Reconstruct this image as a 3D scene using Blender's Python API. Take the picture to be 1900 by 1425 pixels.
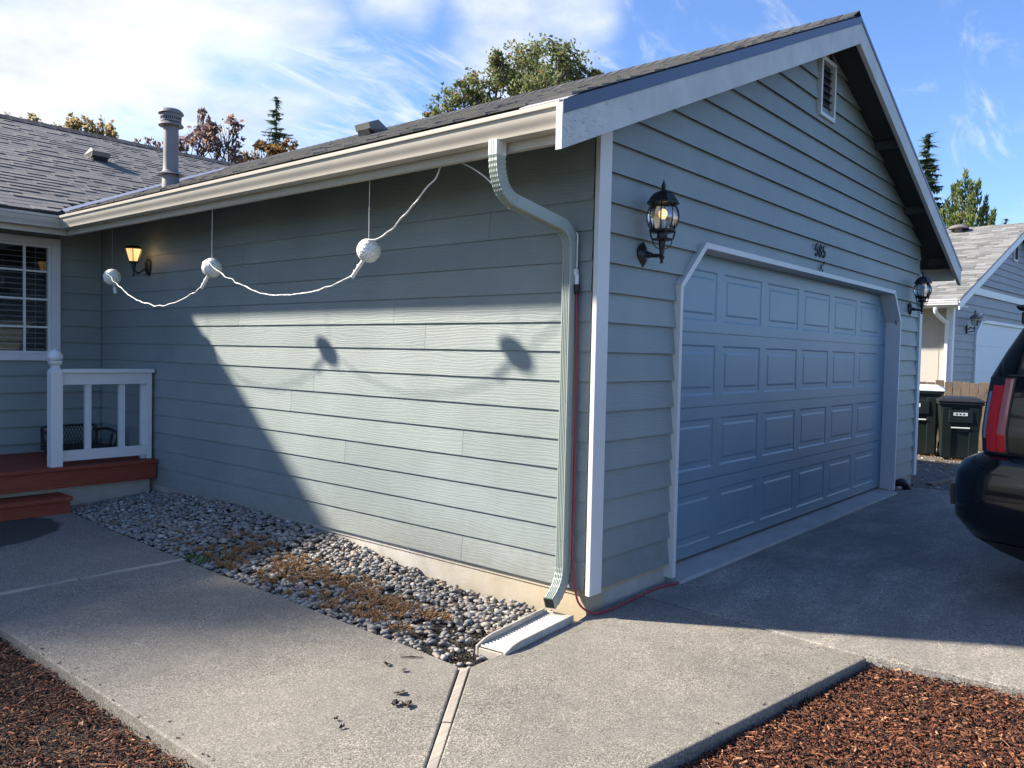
import bpy, bmesh, math, random
from math import sin, cos, pi, radians as R, sqrt, atan2
from mathutils import Vector, Matrix, noise as mnoise

random.seed(11)
rnd = random.random
def uni(a, b): return a + (b - a) * rnd()

sc = bpy.context.scene
for o in list(bpy.data.objects): bpy.data.objects.remove(o)
COL = sc.collection

# ------------------------------------------------------------------ camera
CAM = Vector((-3.952, -2.722, 1.539)); FPX = 1505.657
_y, _p, _r = R(49.802), R(-2.145), R(1.225)
FW = Vector((sin(_y)*cos(_p), cos(_y)*cos(_p), sin(_p)))
_rt = Vector((cos(_y), -sin(_y), 0)); _up = _rt.cross(FW)
RT = cos(_r)*_rt + sin(_r)*_up; UP = -sin(_r)*_rt + cos(_r)*_up
cd = bpy.data.cameras.new('camera'); cam = bpy.data.objects.new('camera', cd); COL.objects.link(cam)
cd.sensor_width = 36; cd.lens = FPX/1900*36; cd.clip_start = .05; cd.clip_end = 2000
m = Matrix((RT, UP, -FW)).transposed().to_4x4(); m.translation = CAM
cam.matrix_world = m
sc.camera = cam
def px(P):
    d = Vector(P) - CAM; w = d.dot(FW)
    if w < .05: return None
    return (950 + FPX*d.dot(RT)/w, 712.5 - FPX*d.dot(UP)/w, w)

# ------------------------------------------------------------------ light and sky
SUN = Vector((1, -1.67, -1.29)).normalized()          # direction the sunlight travels
ELEV = math.asin(-SUN.z); AZ = atan2(-SUN.x, -SUN.y)   # azimuth from +Y, clockwise
sl = bpy.data.lights.new('sun', 'SUN'); sl.energy = 5.0; sl.angle = R(2.4); sl.color = (1, .905, .76)
so = bpy.data.objects.new('sun', sl); COL.objects.link(so); so.location = (-20, 34, 26)
so.rotation_euler = SUN.to_track_quat('-Z', 'Y').to_euler()

W = bpy.data.worlds.new('World'); sc.world = W; W.use_nodes = True
nt = W.node_tree; nt.nodes.clear()
def wn(t, **k):
    n = nt.nodes.new(t)
    for a, b in k.items(): setattr(n, a, b)
    return n
def wl(a, b): nt.links.new(a, b)
out = wn('ShaderNodeOutputWorld')
sky = wn('ShaderNodeTexSky', sky_type='NISHITA', sun_disc=False, sun_elevation=ELEV, sun_rotation=AZ % (2*pi),
         altitude=50, air_density=1.0, dust_density=.25, ozone_density=3.0)
bg1 = wn('ShaderNodeBackground'); bg1.inputs[1].default_value = .070
bg2 = wn('ShaderNodeBackground'); bg2.inputs[0].default_value = (.90, .95, 1.0, 1); bg2.inputs[1].default_value = .53
mix = wn('ShaderNodeMixShader')
tc = wn('ShaderNodeTexCoord')
def wmath(op, a, b=None, c=None, clamp=False):
    n = wn('ShaderNodeMath', operation=op, use_clamp=clamp)
    for i, v in enumerate((a, b, c)):
        if v is None: continue
        if isinstance(v, (int, float)): n.inputs[i].default_value = v
        else: wl(v, n.inputs[i])
    return n.outputs[0]
sep = wn('ShaderNodeSeparateXYZ'); wl(tc.outputs['Generated'], sep.inputs[0])
den = wmath('ADD', wmath('MAXIMUM', sep.outputs[2], 0.0), .22)
comb = wn('ShaderNodeCombineXYZ')
wl(wmath('DIVIDE', sep.outputs[0], den), comb.inputs[0]); wl(wmath('DIVIDE', sep.outputs[1], den), comb.inputs[1])
def cloud(scale, detail, rough, off, stretch=None, dist=.3):
    mp = wn('ShaderNodeMapping'); wl(comb.outputs[0], mp.inputs[0]); mp.inputs['Location'].default_value = off
    if stretch: mp.inputs['Rotation'].default_value = (0, 0, stretch[0]); mp.inputs['Scale'].default_value = stretch[1]
    n = wn('ShaderNodeTexNoise'); n.inputs['Scale'].default_value = scale; n.inputs['Detail'].default_value = detail
    n.inputs['Roughness'].default_value = rough; n.inputs['Distortion'].default_value = dist
    wl(mp.outputs[0], n.inputs['Vector']); return n.outputs[0]
big = cloud(1.5, 9, .56, (3.1, 1.7, 0))
fine = cloud(2.6, 10, .66, (0.4, 7.3, 0), (R(38), (1.0, 3.2, 1)), .7)
def puff(d, r0, r1):       # a bank of cloud round a direction of the sky
    v = wn('ShaderNodeVectorMath', operation='DOT_PRODUCT'); v.inputs[1].default_value = Vector(d).normalized()
    wl(tc.outputs['Generated'], v.inputs[0])
    mr = wn('ShaderNodeMapRange', interpolation_type='SMOOTHSTEP')
    mr.inputs['From Min'].default_value = cos(R(r1)); mr.inputs['From Max'].default_value = cos(R(r0))
    wl(v.outputs['Value'], mr.inputs['Value']); return mr.outputs[0]
bank = puff((.385, .865, .32), 4, 19)                    # bright bank towards the sun
fill_bank = puff((-.62, .74, .26), 10, 52)  # unseen cloud bank added left of view as soft fill for the side wall
p1 = puff((.722, .585, .375), 1.5, 9.0); p2 = puff((.607, .69, .40), .5, 5.5)
streak = puff((.50, .82, .26), 3, 17)
s = wmath('MULTIPLY', bank, .355)
s = wmath('MAXIMUM', s, wmath('MULTIPLY', fill_bank, .46))
s = wmath('MAXIMUM', s, wmath('MULTIPLY', p1, .34))
s = wmath('MAXIMUM', s, wmath('MULTIPLY', p2, .26))
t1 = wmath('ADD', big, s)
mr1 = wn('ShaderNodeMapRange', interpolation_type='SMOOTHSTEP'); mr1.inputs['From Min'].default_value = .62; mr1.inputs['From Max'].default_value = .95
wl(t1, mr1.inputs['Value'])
t2 = wmath('ADD', fine, wmath('MULTIPLY', streak, .16))
mr2 = wn('ShaderNodeMapRange', interpolation_type='SMOOTHSTEP'); mr2.inputs['From Min'].default_value = .50; mr2.inputs['From Max'].default_value = .82
mr2.inputs['To Max'].default_value = .70
wl(t2, mr2.inputs['Value'])
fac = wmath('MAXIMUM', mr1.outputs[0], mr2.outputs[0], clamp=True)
tint = wn('ShaderNodeMix', data_type='RGBA', blend_type='MULTIPLY'); tint.inputs[0].default_value = 1
tint.inputs[7].default_value = (.95, 1.09, 1.38, 1); wl(sky.outputs[0], tint.inputs[6])
wl(tint.outputs[2], bg1.inputs[0]); vary = cloud(3.4, 8, .6, (5.2, 2.2, 0)); mrv = wn('ShaderNodeMapRange'); mrv.inputs['From Min'].default_value = .3; mrv.inputs['From Max'].default_value = .7
mrv.inputs['To Min'].default_value = .34; mrv.inputs['To Max'].default_value = .50; wl(vary, mrv.inputs['Value']); wl(mrv.outputs[0], bg2.inputs[1])
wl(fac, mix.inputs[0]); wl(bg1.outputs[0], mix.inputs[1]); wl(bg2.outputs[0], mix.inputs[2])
wl(mix.outputs[0], out.inputs[0])

sc.view_settings.view_transform = 'Standard'; sc.view_settings.look = 'None'
sc.view_settings.exposure = 1.42; sc.view_settings.gamma = 1; sc.view_settings.use_curve_mapping = False
sc.render.engine = 'CYCLES'; sc.cycles.use_denoising = True; sc.cycles.max_bounces = 8

# ------------------------------------------------------------------ materials
class Mat:
    def __init__(s, name, base=(.5, .5, .5), rough=.6, metal=0, spec=.5, coat=0):
        s.m = bpy.data.materials.new(name); s.m.use_nodes = True; s.t = s.m.node_tree
        s.b = s.t.nodes['Principled BSDF']
        s.b.inputs['Base Color'].default_value = (*base, 1); s.b.inputs['Roughness'].default_value = rough
        s.b.inputs['Metallic'].default_value = metal; s.b.inputs['Specular IOR Level'].default_value = spec
        s.b.inputs['Coat Weight'].default_value = coat
    def n(s, t, **k):
        n = s.t.nodes.new(t)
        for a, b in k.items(): setattr(n, a, b)
        return n
    def l(s, a, b): s.t.links.new(a, b)
    def coord(s, scale=(1, 1, 1), kind='Object', rot=(0, 0, 0), rand=False):
        c = s.n('ShaderNodeTexCoord'); mp = s.n('ShaderNodeMapping'); mp.inputs['Scale'].default_value = scale; mp.inputs['Rotation'].default_value = rot
        if rand:
            oi = s.n('ShaderNodeObjectInfo'); va = s.n('ShaderNodeVectorMath', operation='SCALE'); va.inputs['Scale'].default_value = 17.0
            cb = s.n('ShaderNodeCombineXYZ')
            for i in range(3): s.l(oi.outputs['Random'], cb.inputs[i])
            s.l(cb.outputs[0], va.inputs[0]); s.l(va.outputs[0], mp.inputs['Location'])
        s.l(c.outputs[kind], mp.inputs[0]); return mp.outputs[0]
    def noise(s, vec, scale, detail=4, rough=.55, dist=0):
        n = s.n('ShaderNodeTexNoise'); n.inputs['Scale'].default_value = scale; n.inputs['Detail'].default_value = detail
        n.inputs['Roughness'].default_value = rough; n.inputs['Distortion'].default_value = dist
        s.l(vec, n.inputs['Vector']); return n.outputs[0]
    def voro(s, vec, scale, feature='F1', out='Distance'):
        n = s.n('ShaderNodeTexVoronoi', feature=feature); n.inputs['Scale'].default_value = scale
        s.l(vec, n.inputs['Vector']); return n.outputs[out]
    def ramp(s, fac, stops, interp='LINEAR'):
        r = s.n('ShaderNodeValToRGB'); r.color_ramp.interpolation = interp
        e = r.color_ramp.elements
        while len(e) < len(stops): e.new(.5)
        for i, (p, c) in enumerate(stops):
            e[i].position = p; e[i].color = (*c, 1) if len(c) == 3 else c
        s.l(fac, r.inputs[0]); return r.outputs[0]
    def mixc(s, fac, a, b, mode='MIX'):
        x = s.n('ShaderNodeMix', data_type='RGBA', blend_type=mode)
        for v, k in ((fac, 0), (a, 6), (b, 7)):
            if isinstance(v, (int, float)): x.inputs[k].default_value = v
            elif isinstance(v, tuple): x.inputs[k].default_value = (*v, 1)
            else: s.l(v, x.inputs[k])
        return x.outputs[2]
    def math(s, op, a, b=0., clamp=False):
        x = s.n('ShaderNodeMath', operation=op, use_clamp=clamp)
        for i, v in enumerate((a, b)):
            if isinstance(v, (int, float)): x.inputs[i].default_value = v
            else: s.l(v, x.inputs[i])
        return x.outputs[0]
    def color(s, c): s.l(c, s.b.inputs['Base Color']); return s
    def rough(s, c): s.l(c, s.b.inputs['Roughness']); return s
    def bump(s, h, strength=.3, dist=.01):
        b = s.n('ShaderNodeBump'); b.inputs['Strength'].default_value = strength; b.inputs['Distance'].default_value = dist
        s.l(h, b.inputs['Height']); s.l(b.outputs[0], s.b.inputs['Normal']); return s
    def island(s):
        g = s.n('ShaderNodeNewGeometry'); oi = s.n('ShaderNodeObjectInfo')
        return s.math('FRACT', s.math('ADD', g.outputs['Random Per Island'], oi.outputs['Random']))

def paint_wood(name, c, rough=.55, axis=1, grain=.35, var=.12, rand=True, dirt=False):
    M = Mat(name, c, rough, spec=.35)
    sc3 = [20, 20, 20]; sc3[axis] = 3.2
    v = M.coord(tuple(sc3), rand=rand)
    g = M.noise(v, 2.2, 6, .62, 1.6)
    w = M.n('ShaderNodeTexWave', wave_type='BANDS'); w.bands_direction = 'Z'; M.l(v, w.inputs['Vector'])
    w.inputs['Scale'].default_value = .8; w.inputs['Distortion'].default_value = 14; w.inputs['Detail'].default_value = 3; w.inputs['Detail Scale'].default_value = .7
    h = M.math('ADD', M.math('MULTIPLY', g, .7), M.math('MULTIPLY', w.outputs[0], .30))
    big = M.noise(M.coord((1, 1, 1)), 1.3, 5, .6)
    dk = tuple(x*(1-var) for x in c); lt = tuple(min(1, x*(1+var*.7)) for x in c)
    cc = M.ramp(big, [(.3, dk), (.72, lt)])
    if dirt:      # rain splash dirt low on the wall, and a little difference from board to board
        oi = M.n('ShaderNodeObjectInfo'); cc = M.mixc(1.0, cc, M.ramp(oi.outputs['Random'], [(0, (.92, .93, .94)), (1, (1.07, 1.06, 1.05))]), 'MULTIPLY')
        sz = M.n('ShaderNodeSeparateXYZ'); M.l(M.coord(), sz.inputs[0])
        sp = M.noise(M.coord((1, 1, 1)), 14, 8, .72); dn = M.math('SUBTRACT', M.math('MULTIPLY', sp, .95), M.math('MULTIPLY', sz.outputs[2], .9))
        cc = M.mixc(M.ramp(dn, [(.08, (0, 0, 0)), (.5, (.55, .55, .55))]), cc, (.19, .17, .14))
        sv = M.noise(M.coord((7, 7, .35)), 2.0, 5, .6); cc = M.mixc(M.ramp(sv, [(.60, (0, 0, 0)), (.80, (.10, .10, .10))]), cc, (.15, .16, .15))
    M.color(cc)
    M.bump(h, grain, .006); return M.m

def plain(name, c, rough=.5, metal=0, var=.1, scale=6, spec=.5, bump=0, coat=0):
    M = Mat(name, c, rough, metal, spec, coat)
    nz = M.noise(M.coord(), scale, 6, .6)
    M.color(M.ramp(nz, [(.3, tuple(x*(1-var) for x in c)), (.7, tuple(min(1, x*(1+var)) for x in c))]))
    if bump: M.bump(M.noise(M.coord(), scale*12, 4), bump, .004)
    return M.m

SAGE = (.238, .277, .278)
M_SIDE = paint_wood('siding_paint_side', SAGE, .5, 1, .32, dirt=True)
M_FRONT = paint_wood('siding_paint_front', SAGE, .5, 0, .32, dirt=True)
M_TRIM = paint_wood('white_trim_paint', (.63, .63, .63), .5, 2, .12, .06)
M_TRIMX = paint_wood('white_trim_paint_level', (.63, .63, .63), .5, 0, .12, .06)
M_GUT = plain('almond_gutter_paint', (.45, .42, .37), .42, var=.07, scale=2)
M_FASC = paint_wood('tan_fascia_paint', (.50, .46, .39), .5, 1, .2, .08)
M_DOWN = plain('sage_metal_paint', (.30, .345, .32), .42, var=.06)
M_DOWNTOP = plain('white_metal_paint', (.62, .63, .62), .4, var=.05)
M_FLASH = plain('navy_metal_flashing', (.050, .072, .135), .42, var=.08, scale=3)
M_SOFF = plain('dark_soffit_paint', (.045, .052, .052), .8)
M_LAMPBLK = plain('black_cast_metal', (.012, .013, .015), .38, var=.3, scale=30, bump=.15)
M_BLK = plain('black_plastic', (.015, .016, .017), .45)
M_DARK = plain('dark_void', (.012, .014, .018), .9)
M_WHITEPL = plain('white_vinyl', (.66, .67, .70), .35, var=.04)

def mk_barge():
    M = Mat('weathered_white_paint', (.7, .7, .7), .6)
    v = M.coord((9, 60, 40))
    f = M.noise(v, 2.6, 8, .74, .3)
    big = M.noise(M.coord((1, 1, 1)), 2.2, 4)
    th = M.math('ADD', f, M.math('MULTIPLY', big, .22))
    base = M.ramp(M.noise(M.coord(), 5, 6), [(.3, (.43, .43, .43)), (.7, (.55, .55, .54))])
    sx = M.n('ShaderNodeSeparateXYZ'); M.l(M.coord(), sx.inputs[0]); th = M.math('SUBTRACT', th, M.math('MULTIPLY', M.math('ADD', sx.outputs[0], .3, True), .16))
    M.color(M.mixc(M.ramp(th, [(.69, (0, 0, 0)), (.745, (.75, .75, .75))]), base, (.22, .21, .19)))
    M.bump(th, .25, .004); return M.m
M_BARGE = mk_barge()

def mk_gdoor():
    M = Mat('blue_grey_door_paint', (.2, .27, .33), .42)
    v = M.coord((3, 3, 40)); nz = M.noise(M.coord(), 1.1, 5); g = M.noise(v, 2.5, 4, .6, .5)
    c = M.ramp(nz, [(.3, (.146, .230, .308)), (.72, (.176, .264, .344))])
    sp = M.noise(M.coord((1, 1, 1)), 9, 8, .75)
    c = M.mixc(M.ramp(sp, [(.70, (0, 0, 0)), (.78, (.45, .45, .45))]), c, (.30, .36, .39))
    sz = M.n('ShaderNodeSeparateXYZ'); M.l(M.coord(), sz.inputs[0])
    dd = M.math('SUBTRACT', M.math('MULTIPLY', nz, .55), sz.outputs[2])
    c = M.mixc(M.ramp(dd, [(.0, (0, 0, 0)), (.30, (.55, .55, .55))]), c, (.25, .27, .28))
    M.color(c); M.bump(g, .12, .003); return M.m
M_GDOOR = mk_gdoor()

def mk_concrete(name, lo, hi, spk=170, stain=None, wet=False, stainamt=.6):
    M = Mat(name, hi, .85, spec=.3)
    v = M.coord()
    a = M.voro(v, spk, out='Color'); sepc = M.n('ShaderNodeSeparateColor'); M.l(a, sepc.inputs[0])
    mid = tuple((x+y)/2 for x, y in zip(lo, hi))
    c = M.ramp(sepc.outputs[0], [(.0, tuple(x*.42 for x in lo)), (.28, lo), (.60, mid), (.86, hi), (1, tuple(min(1, x*1.5) for x in hi))])
    big = M.noise(v, 1.1, 6, .6); c = M.mixc(1.0, c, M.ramp(big, [(.25, (.66, .67, .69)), (.72, (1.16, 1.14, 1.10))]), 'MULTIPLY')
    med = M.noise(v, 9, 5, .65); c = M.mixc(1.0, c, M.ramp(med, [(.3, (.86, .86, .86)), (.7, (1.08, 1.08, 1.08))]), 'MULTIPLY')
    fn = M.noise(v, 420, 2, .6); c = M.mixc(1.0, c, M.ramp(fn, [(.32, (.62, .62, .62)), (.66, (1.3, 1.3, 1.3))]), 'MULTIPLY')
    if stain:
        st = M.noise(M.coord((.55, 1.5, 1), rot=(0, 0, R(-12))), 1.5, 7, .66, .8)
        c = M.mixc(M.ramp(st, [(.36, (0, 0, 0)), (.60, (stainamt,)*3)]), c, stain)
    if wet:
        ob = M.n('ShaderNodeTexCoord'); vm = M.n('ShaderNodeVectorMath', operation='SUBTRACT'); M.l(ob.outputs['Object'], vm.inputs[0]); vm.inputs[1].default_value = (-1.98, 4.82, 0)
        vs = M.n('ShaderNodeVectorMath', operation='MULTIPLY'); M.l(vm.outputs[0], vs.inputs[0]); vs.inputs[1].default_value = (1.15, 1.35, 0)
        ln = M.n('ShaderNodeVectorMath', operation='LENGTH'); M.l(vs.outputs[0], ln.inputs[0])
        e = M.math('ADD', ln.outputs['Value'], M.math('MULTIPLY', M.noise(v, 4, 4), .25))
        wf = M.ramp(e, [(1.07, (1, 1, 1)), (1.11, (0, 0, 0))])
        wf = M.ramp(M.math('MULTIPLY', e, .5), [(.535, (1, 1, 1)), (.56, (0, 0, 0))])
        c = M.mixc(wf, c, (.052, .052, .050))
    M.color(c)
    h = M.voro(v, spk, out='Distance')
    M.bump(M.math('ADD', M.math('MULTIPLY', h, .8), fn), .4, .003); return M.m
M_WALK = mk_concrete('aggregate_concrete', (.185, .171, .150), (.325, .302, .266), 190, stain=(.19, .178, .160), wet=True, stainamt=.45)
M_DRIVE = mk_concrete('stained_driveway_concrete', (.27, .25, .222), (.47, .435, .385), 150, stain=(.165, .157, .147), stainamt=.7)
def mk_found(stain=True):
    M = Mat('foundation_concrete' if stain else 'plain_concrete', (.4, .37, .32), .9)
    v = M.coord(); a = M.noise(v, 3, 8, .65)
    sx = M.n('ShaderNodeSeparateXYZ'); M.l(v, sx.inputs[0])
    yel = M.ramp(M.math('MULTIPLY', M.math('ADD', sx.outputs[1], M.math('MULTIPLY', a, 1.0)), .5), [(.30, (1, 1, 1)), (1.0, (0, 0, 0))])
    c = M.ramp(a, [(.25, (.27, .255, .23)), (.5, (.40, .38, .34)), (.8, (.50, .48, .44))])
    if stain: c = M.mixc(M.math('MULTIPLY', yel, .5), c, (.50, .36, .17))
    M.color(c); M.bump(M.noise(v, 40, 6, .7), .35, .006); return M.m
M_FOUND = mk_found(); M_FOUNDP = mk_found(False)
M_SILL = plain('threshold_concrete', (.40, .39, .375), .85, var=.14, scale=5, bump=.3)

def mk_island(name, stops, rough=.7, bumpscale=60, bump=.3, dist=.003, spec=.4):
    M = Mat(name, (.3, .3, .3), rough, spec=spec)
    c = M.ramp(M.island(), stops)
    nz = M.noise(M.coord(), bumpscale, 5, .6)
    c = M.mixc(1.0, c, M.ramp(nz, [(.3, (.78, .78, .78)), (.7, (1.18, 1.18, 1.18))]), 'MULTIPLY')
    M.color(c); M.bump(nz, bump, dist); return M.m
M_PEB = mk_island('river_pebble', [(0, (.12, .12, .12)), (.18, (.235, .228, .22)), (.34, (.18, .155, .13)), (.5, (.28, .27, .26)), (.64, (.35, .31, .26)), (.74, (.27, .19, .15)), (.86, (.18, .205, .235)), (.95, (.32, .30, .28)), (1, (.55, .53, .49))], .62)
M_BARK = mk_island('bark_chip', [(0, (.014, .007, .005)), (.25, (.042, .015, .009)), (.52, (.10, .034, .017)), (.74, (.165, .056, .027)), (.92, (.25, .10, .048)), (1, (.40, .22, .12))], .8, 90)
M_SOIL = plain('dark_soil', (.028, .021, .016), .95, var=.4, scale=40, bump=.6)
M_BEDSOIL = plain('damp_bed_soil', (.055, .047, .038), .95, var=.35, scale=30, bump=.6)
M_SHING = mk_island('asphalt_shingle', [(0, (.095, .097, .105)), (.12, (.122, .123, .128)), (.6, (.148, .148, .150)), (1, (.175, .174, .170))], .9, 160, .5)
M_SHING2 = mk_island('weathered_tan_shingle', [(0, (.12, .123, .125)), (.5, (.175, .177, .178)), (1, (.25, .25, .245))], .9, 120, .5)
M_RIDGE = mk_island('ridge_shingle', [(0, (.028, .03, .038)), (1, (.06, .062, .07))], .9, 120, .4)
M_VALLEY = plain('valley_metal', (.42, .41, .46), .4, var=.06)
M_ROOFBASE = plain('roof_underlay', (.03, .03, .035), .9)
M_WEED = mk_island('dry_weed_stem', [(0, (.16, .085, .04)), (.45, (.30, .16, .07)), (.8, (.40, .235, .11)), (1, (.22, .16, .07))], .9)
M_GREEN = mk_island('green_weed_leaf', [(0, (.05, .12, .02)), (1, (.12, .22, .05))], .7)
def mk_deck():
    M = Mat('red_deck_stain', (.2, .04, .02), .6)
    v = M.coord((2, 40, 40)); g = M.noise(v, 2, 6, .6, .8); big = M.noise(M.coord(), 3.2, 6, .65)
    c = M.ramp(g, [(.3, (.165, .028, .014)), (.7, (.285, .052, .023))])
    c = M.mixc(M.ramp(big, [(.64, (0, 0, 0)), (.71, (.8, .8, .8))]), c, (.19, .145, .09))
    M.color(c); M.bump(g, .35, .004); return M.m
M_DECK = mk_deck()
def mk_greywood(name, a, b, axis, spl=.0):
    M = Mat(name, a, .9)
    s3 = [60, 60, 60]; s3[axis] = 3
    v = M.coord(tuple(s3), rand=True); g = M.noise(v, 1.6, 6, .65, .7)
    M.color(M.mixc(1.0, M.ramp(g, [(.28, a), (.72, b)]), M.ramp(M.noise(M.coord(rand=True), 3, 4), [(.3, (.7, .7, .7)), (.7, (1.2, 1.15, 1.1))]), 'MULTIPLY'))
    M.bump(g, .5, .004); return M.m
M_STRIP = mk_greywood('weathered_wood_strip', (.23, .21, .185), (.46, .42, .375), 0)
M_FENCE = mk_greywood('weathered_fence_board', (.085, .062, .046), (.25, .19, .14), 2)
M_SPLASH = plain('white_splash_plastic', (.44, .405, .345), .6, var=.22, scale=12, bump=.1)
M_CORDW = plain('white_cord', (.78, .78, .76), .5)
M_CORDR = plain('red_cord', (.35, .02, .045), .4)
M_FLUE = plain('grey_galvanised_paint', (.17, .16, .175), .5, var=.12, scale=8, bump=.1)
M_VENT = plain('roof_vent_metal', (.16, .15, .14), .6, var=.1)
def mk_ball():
    M = Mat('crackle_glass_ball', (.72, .72, .66), .25, spec=.6)
    g = M.n('ShaderNodeNewGeometry')
    v = M.voro(M.coord(), 130, out='Color'); sp = M.n('ShaderNodeSeparateColor'); M.l(v, sp.inputs[0])
    M.color(M.ramp(sp.outputs[0], [(0, (.62, .61, .55)), (.5, (.82, .81, .74)), (1, (.95, .94, .88))]))
    M.bump(M.voro(M.coord(), 110), .5, .008); M.b.inputs['Subsurface Weight'].default_value = .4; M.b.inputs['Subsurface Radius'].default_value = (.03, .03, .03)
    return M.m
M_BALL = mk_ball()
def glass(name, tint=(1, 1, 1), t=.85, rough=.03):
    M = Mat(name); M.t.nodes.remove(M.b)
    tr = M.n('ShaderNodeBsdfTransparent'); tr.inputs[0].default_value = (*tint, 1)
    gl = M.n('ShaderNodeBsdfGlossy'); gl.inputs['Roughness'].default_value = rough
    fr = M.n('ShaderNodeFresnel'); fr.inputs[0].default_value = 1.5
    f = M.math('ADD', M.math('MULTIPLY', fr.outputs[0], 1.0), 1-t-.04 if 1-t-.04 > 0 else 0, True)
    mx = M.n('ShaderNodeMixShader'); M.l(f, mx.inputs[0]); M.l(tr.outputs[0], mx.inputs[1]); M.l(gl.outputs[0], mx.inputs[2])
    M.l(mx.outputs[0], M.t.nodes['Material Output'].inputs[0]); return M.m
M_GLASS = glass('window_glass', (.8, .85, .88), .95)
M_LGLASS = glass('lantern_glass', (.93, .95, .98), .80, .08)
def emit(name, c, st, base=(.8, .7, .5)):
    M = Mat(name, base, .4); M.b.inputs['Emission Color'].default_value = (*c, 1); M.b.inputs['Emission Strength'].default_value = st; return M.m
M_BULB = emit('lit_bulb', (1, .62, .22), .62, (.5, .45, .4))
M_CANDLE = plain('milk_glass_sleeve', (.62, .62, .56), .35)
M_SCONCE = emit('lit_amber_glass', (1, .55, .17), .42)
M_TAILRED = plain('red_tail_lamp', (.62, .008, .010), .12, var=.05, coat=1)
M_TAILCLR = plain('pink_tail_lamp_lens', (.40, .12, .13), .12, var=.05, coat=1)
M_CHROME = plain('clear_lamp_chrome', (.75, .80, .84), .16, .9, var=.05)
M_CAR = plain('black_car_paint', (.003, .005, .009), .16, var=.1, spec=.25, coat=.55)
M_CARGL = plain('tinted_car_glass', (.006, .007, .010), .04, spec=.9, coat=1)
M_TYRE = plain('tyre_rubber', (.02, .02, .02), .85)
M_RIM = plain('alloy_rim', (.5, .5, .52), .25, .9)
M_BIN = plain('dark_green_plastic', (.007, .013, .012), .42, var=.2, bump=.1)
M_BINLID = plain('black_bin_lid', (.016, .017, .017), .42, var=.2, bump=.1)
M_BINBLUE = plain('teal_bin_plastic', (.02, .07, .10), .45)
M_STICKW = plain('white_sticker', (.62, .66, .66), .5)
M_STICKB = plain('blue_print', (.05, .12, .38), .5)
M_NSIDE = paint_wood('neighbour_grey_siding', (.27, .275, .31), .55, 0, .2)
M_NBEIGE = plain('neighbour_beige_panel', (.40, .37, .335), .7, var=.05)
M_NTRIM = plain('neighbour_white_trim', (.74, .75, .78), .5, var=.04)
M_NDOOR = plain('neighbour_white_door', (.62, .68, .74), .5, var=.03)
M_GRASS = plain('ground_earth', (.07, .075, .04), .95, var=.35, scale=3)
M_YARD = plain('gravel_yard_soil', (.10, .09, .078), .95, var=.4, scale=14, bump=.8)
M_BARKT = plain('tree_bark', (.075, .055, .042), .9, var=.3, scale=14, bump=.6)
def leafmat(name, stops):
    M = Mat(name, (.1, .1, .05), .55, spec=.3)
    c = M.ramp(M.island(), stops); M.color(c)
    M.b.inputs['Transmission Weight'].default_value = 0
    tr = M.n('ShaderNodeBsdfTranslucent'); M.l(c, tr.inputs[0]); mx = M.n('ShaderNodeMixShader'); mx.inputs[0].default_value = .55
    M.l(M.b.outputs[0], mx.inputs[1]); M.l(tr.outputs[0], mx.inputs[2]); M.l(mx.outputs[0], M.t.nodes['Material Output'].inputs[0]); return M.m
M_OAK = leafmat('oak_leaf', [(0, (.075, .105, .04)), (.45, (.14, .175, .065)), (.8, (.22, .235, .10)), (.965, (.22, .22, .09)), (.975, (.34, .15, .07)), (1, (.38, .17, .08))])
M_POP = leafmat('poplar_leaf', [(0, (.28, .22, .11)), (.5, (.42, .33, .17)), (1, (.52, .43, .23))])
M_MAPLE = leafmat('maple_leaf', [(0, (.11, .075, .085)), (.4, (.19, .12, .125)), (.75, (.27, .17, .13)), (1, (.38, .25, .14))])
M_MAPLE2 = leafmat('autumn_leaf', [(0, (.10, .055, .03)), (.5, (.20, .115, .04)), (1, (.28, .18, .06))])
M_CON = leafmat('conifer_needle', [(0, (.05, .085, .065)), (.6, (.085, .135, .085)), (1, (.14, .18, .09))])
M_CYP = leafmat('cypress_spray', [(0, (.05, .10, .05)), (.5, (.13, .17, .05)), (1, (.26, .28, .07))])
M_DEAD = plain('dead_leaf', (.035, .026, .020), .8, var=.4, scale=30)
M_WICK = plain('dark_wicker', (.018, .016, .016), .6)

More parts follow.
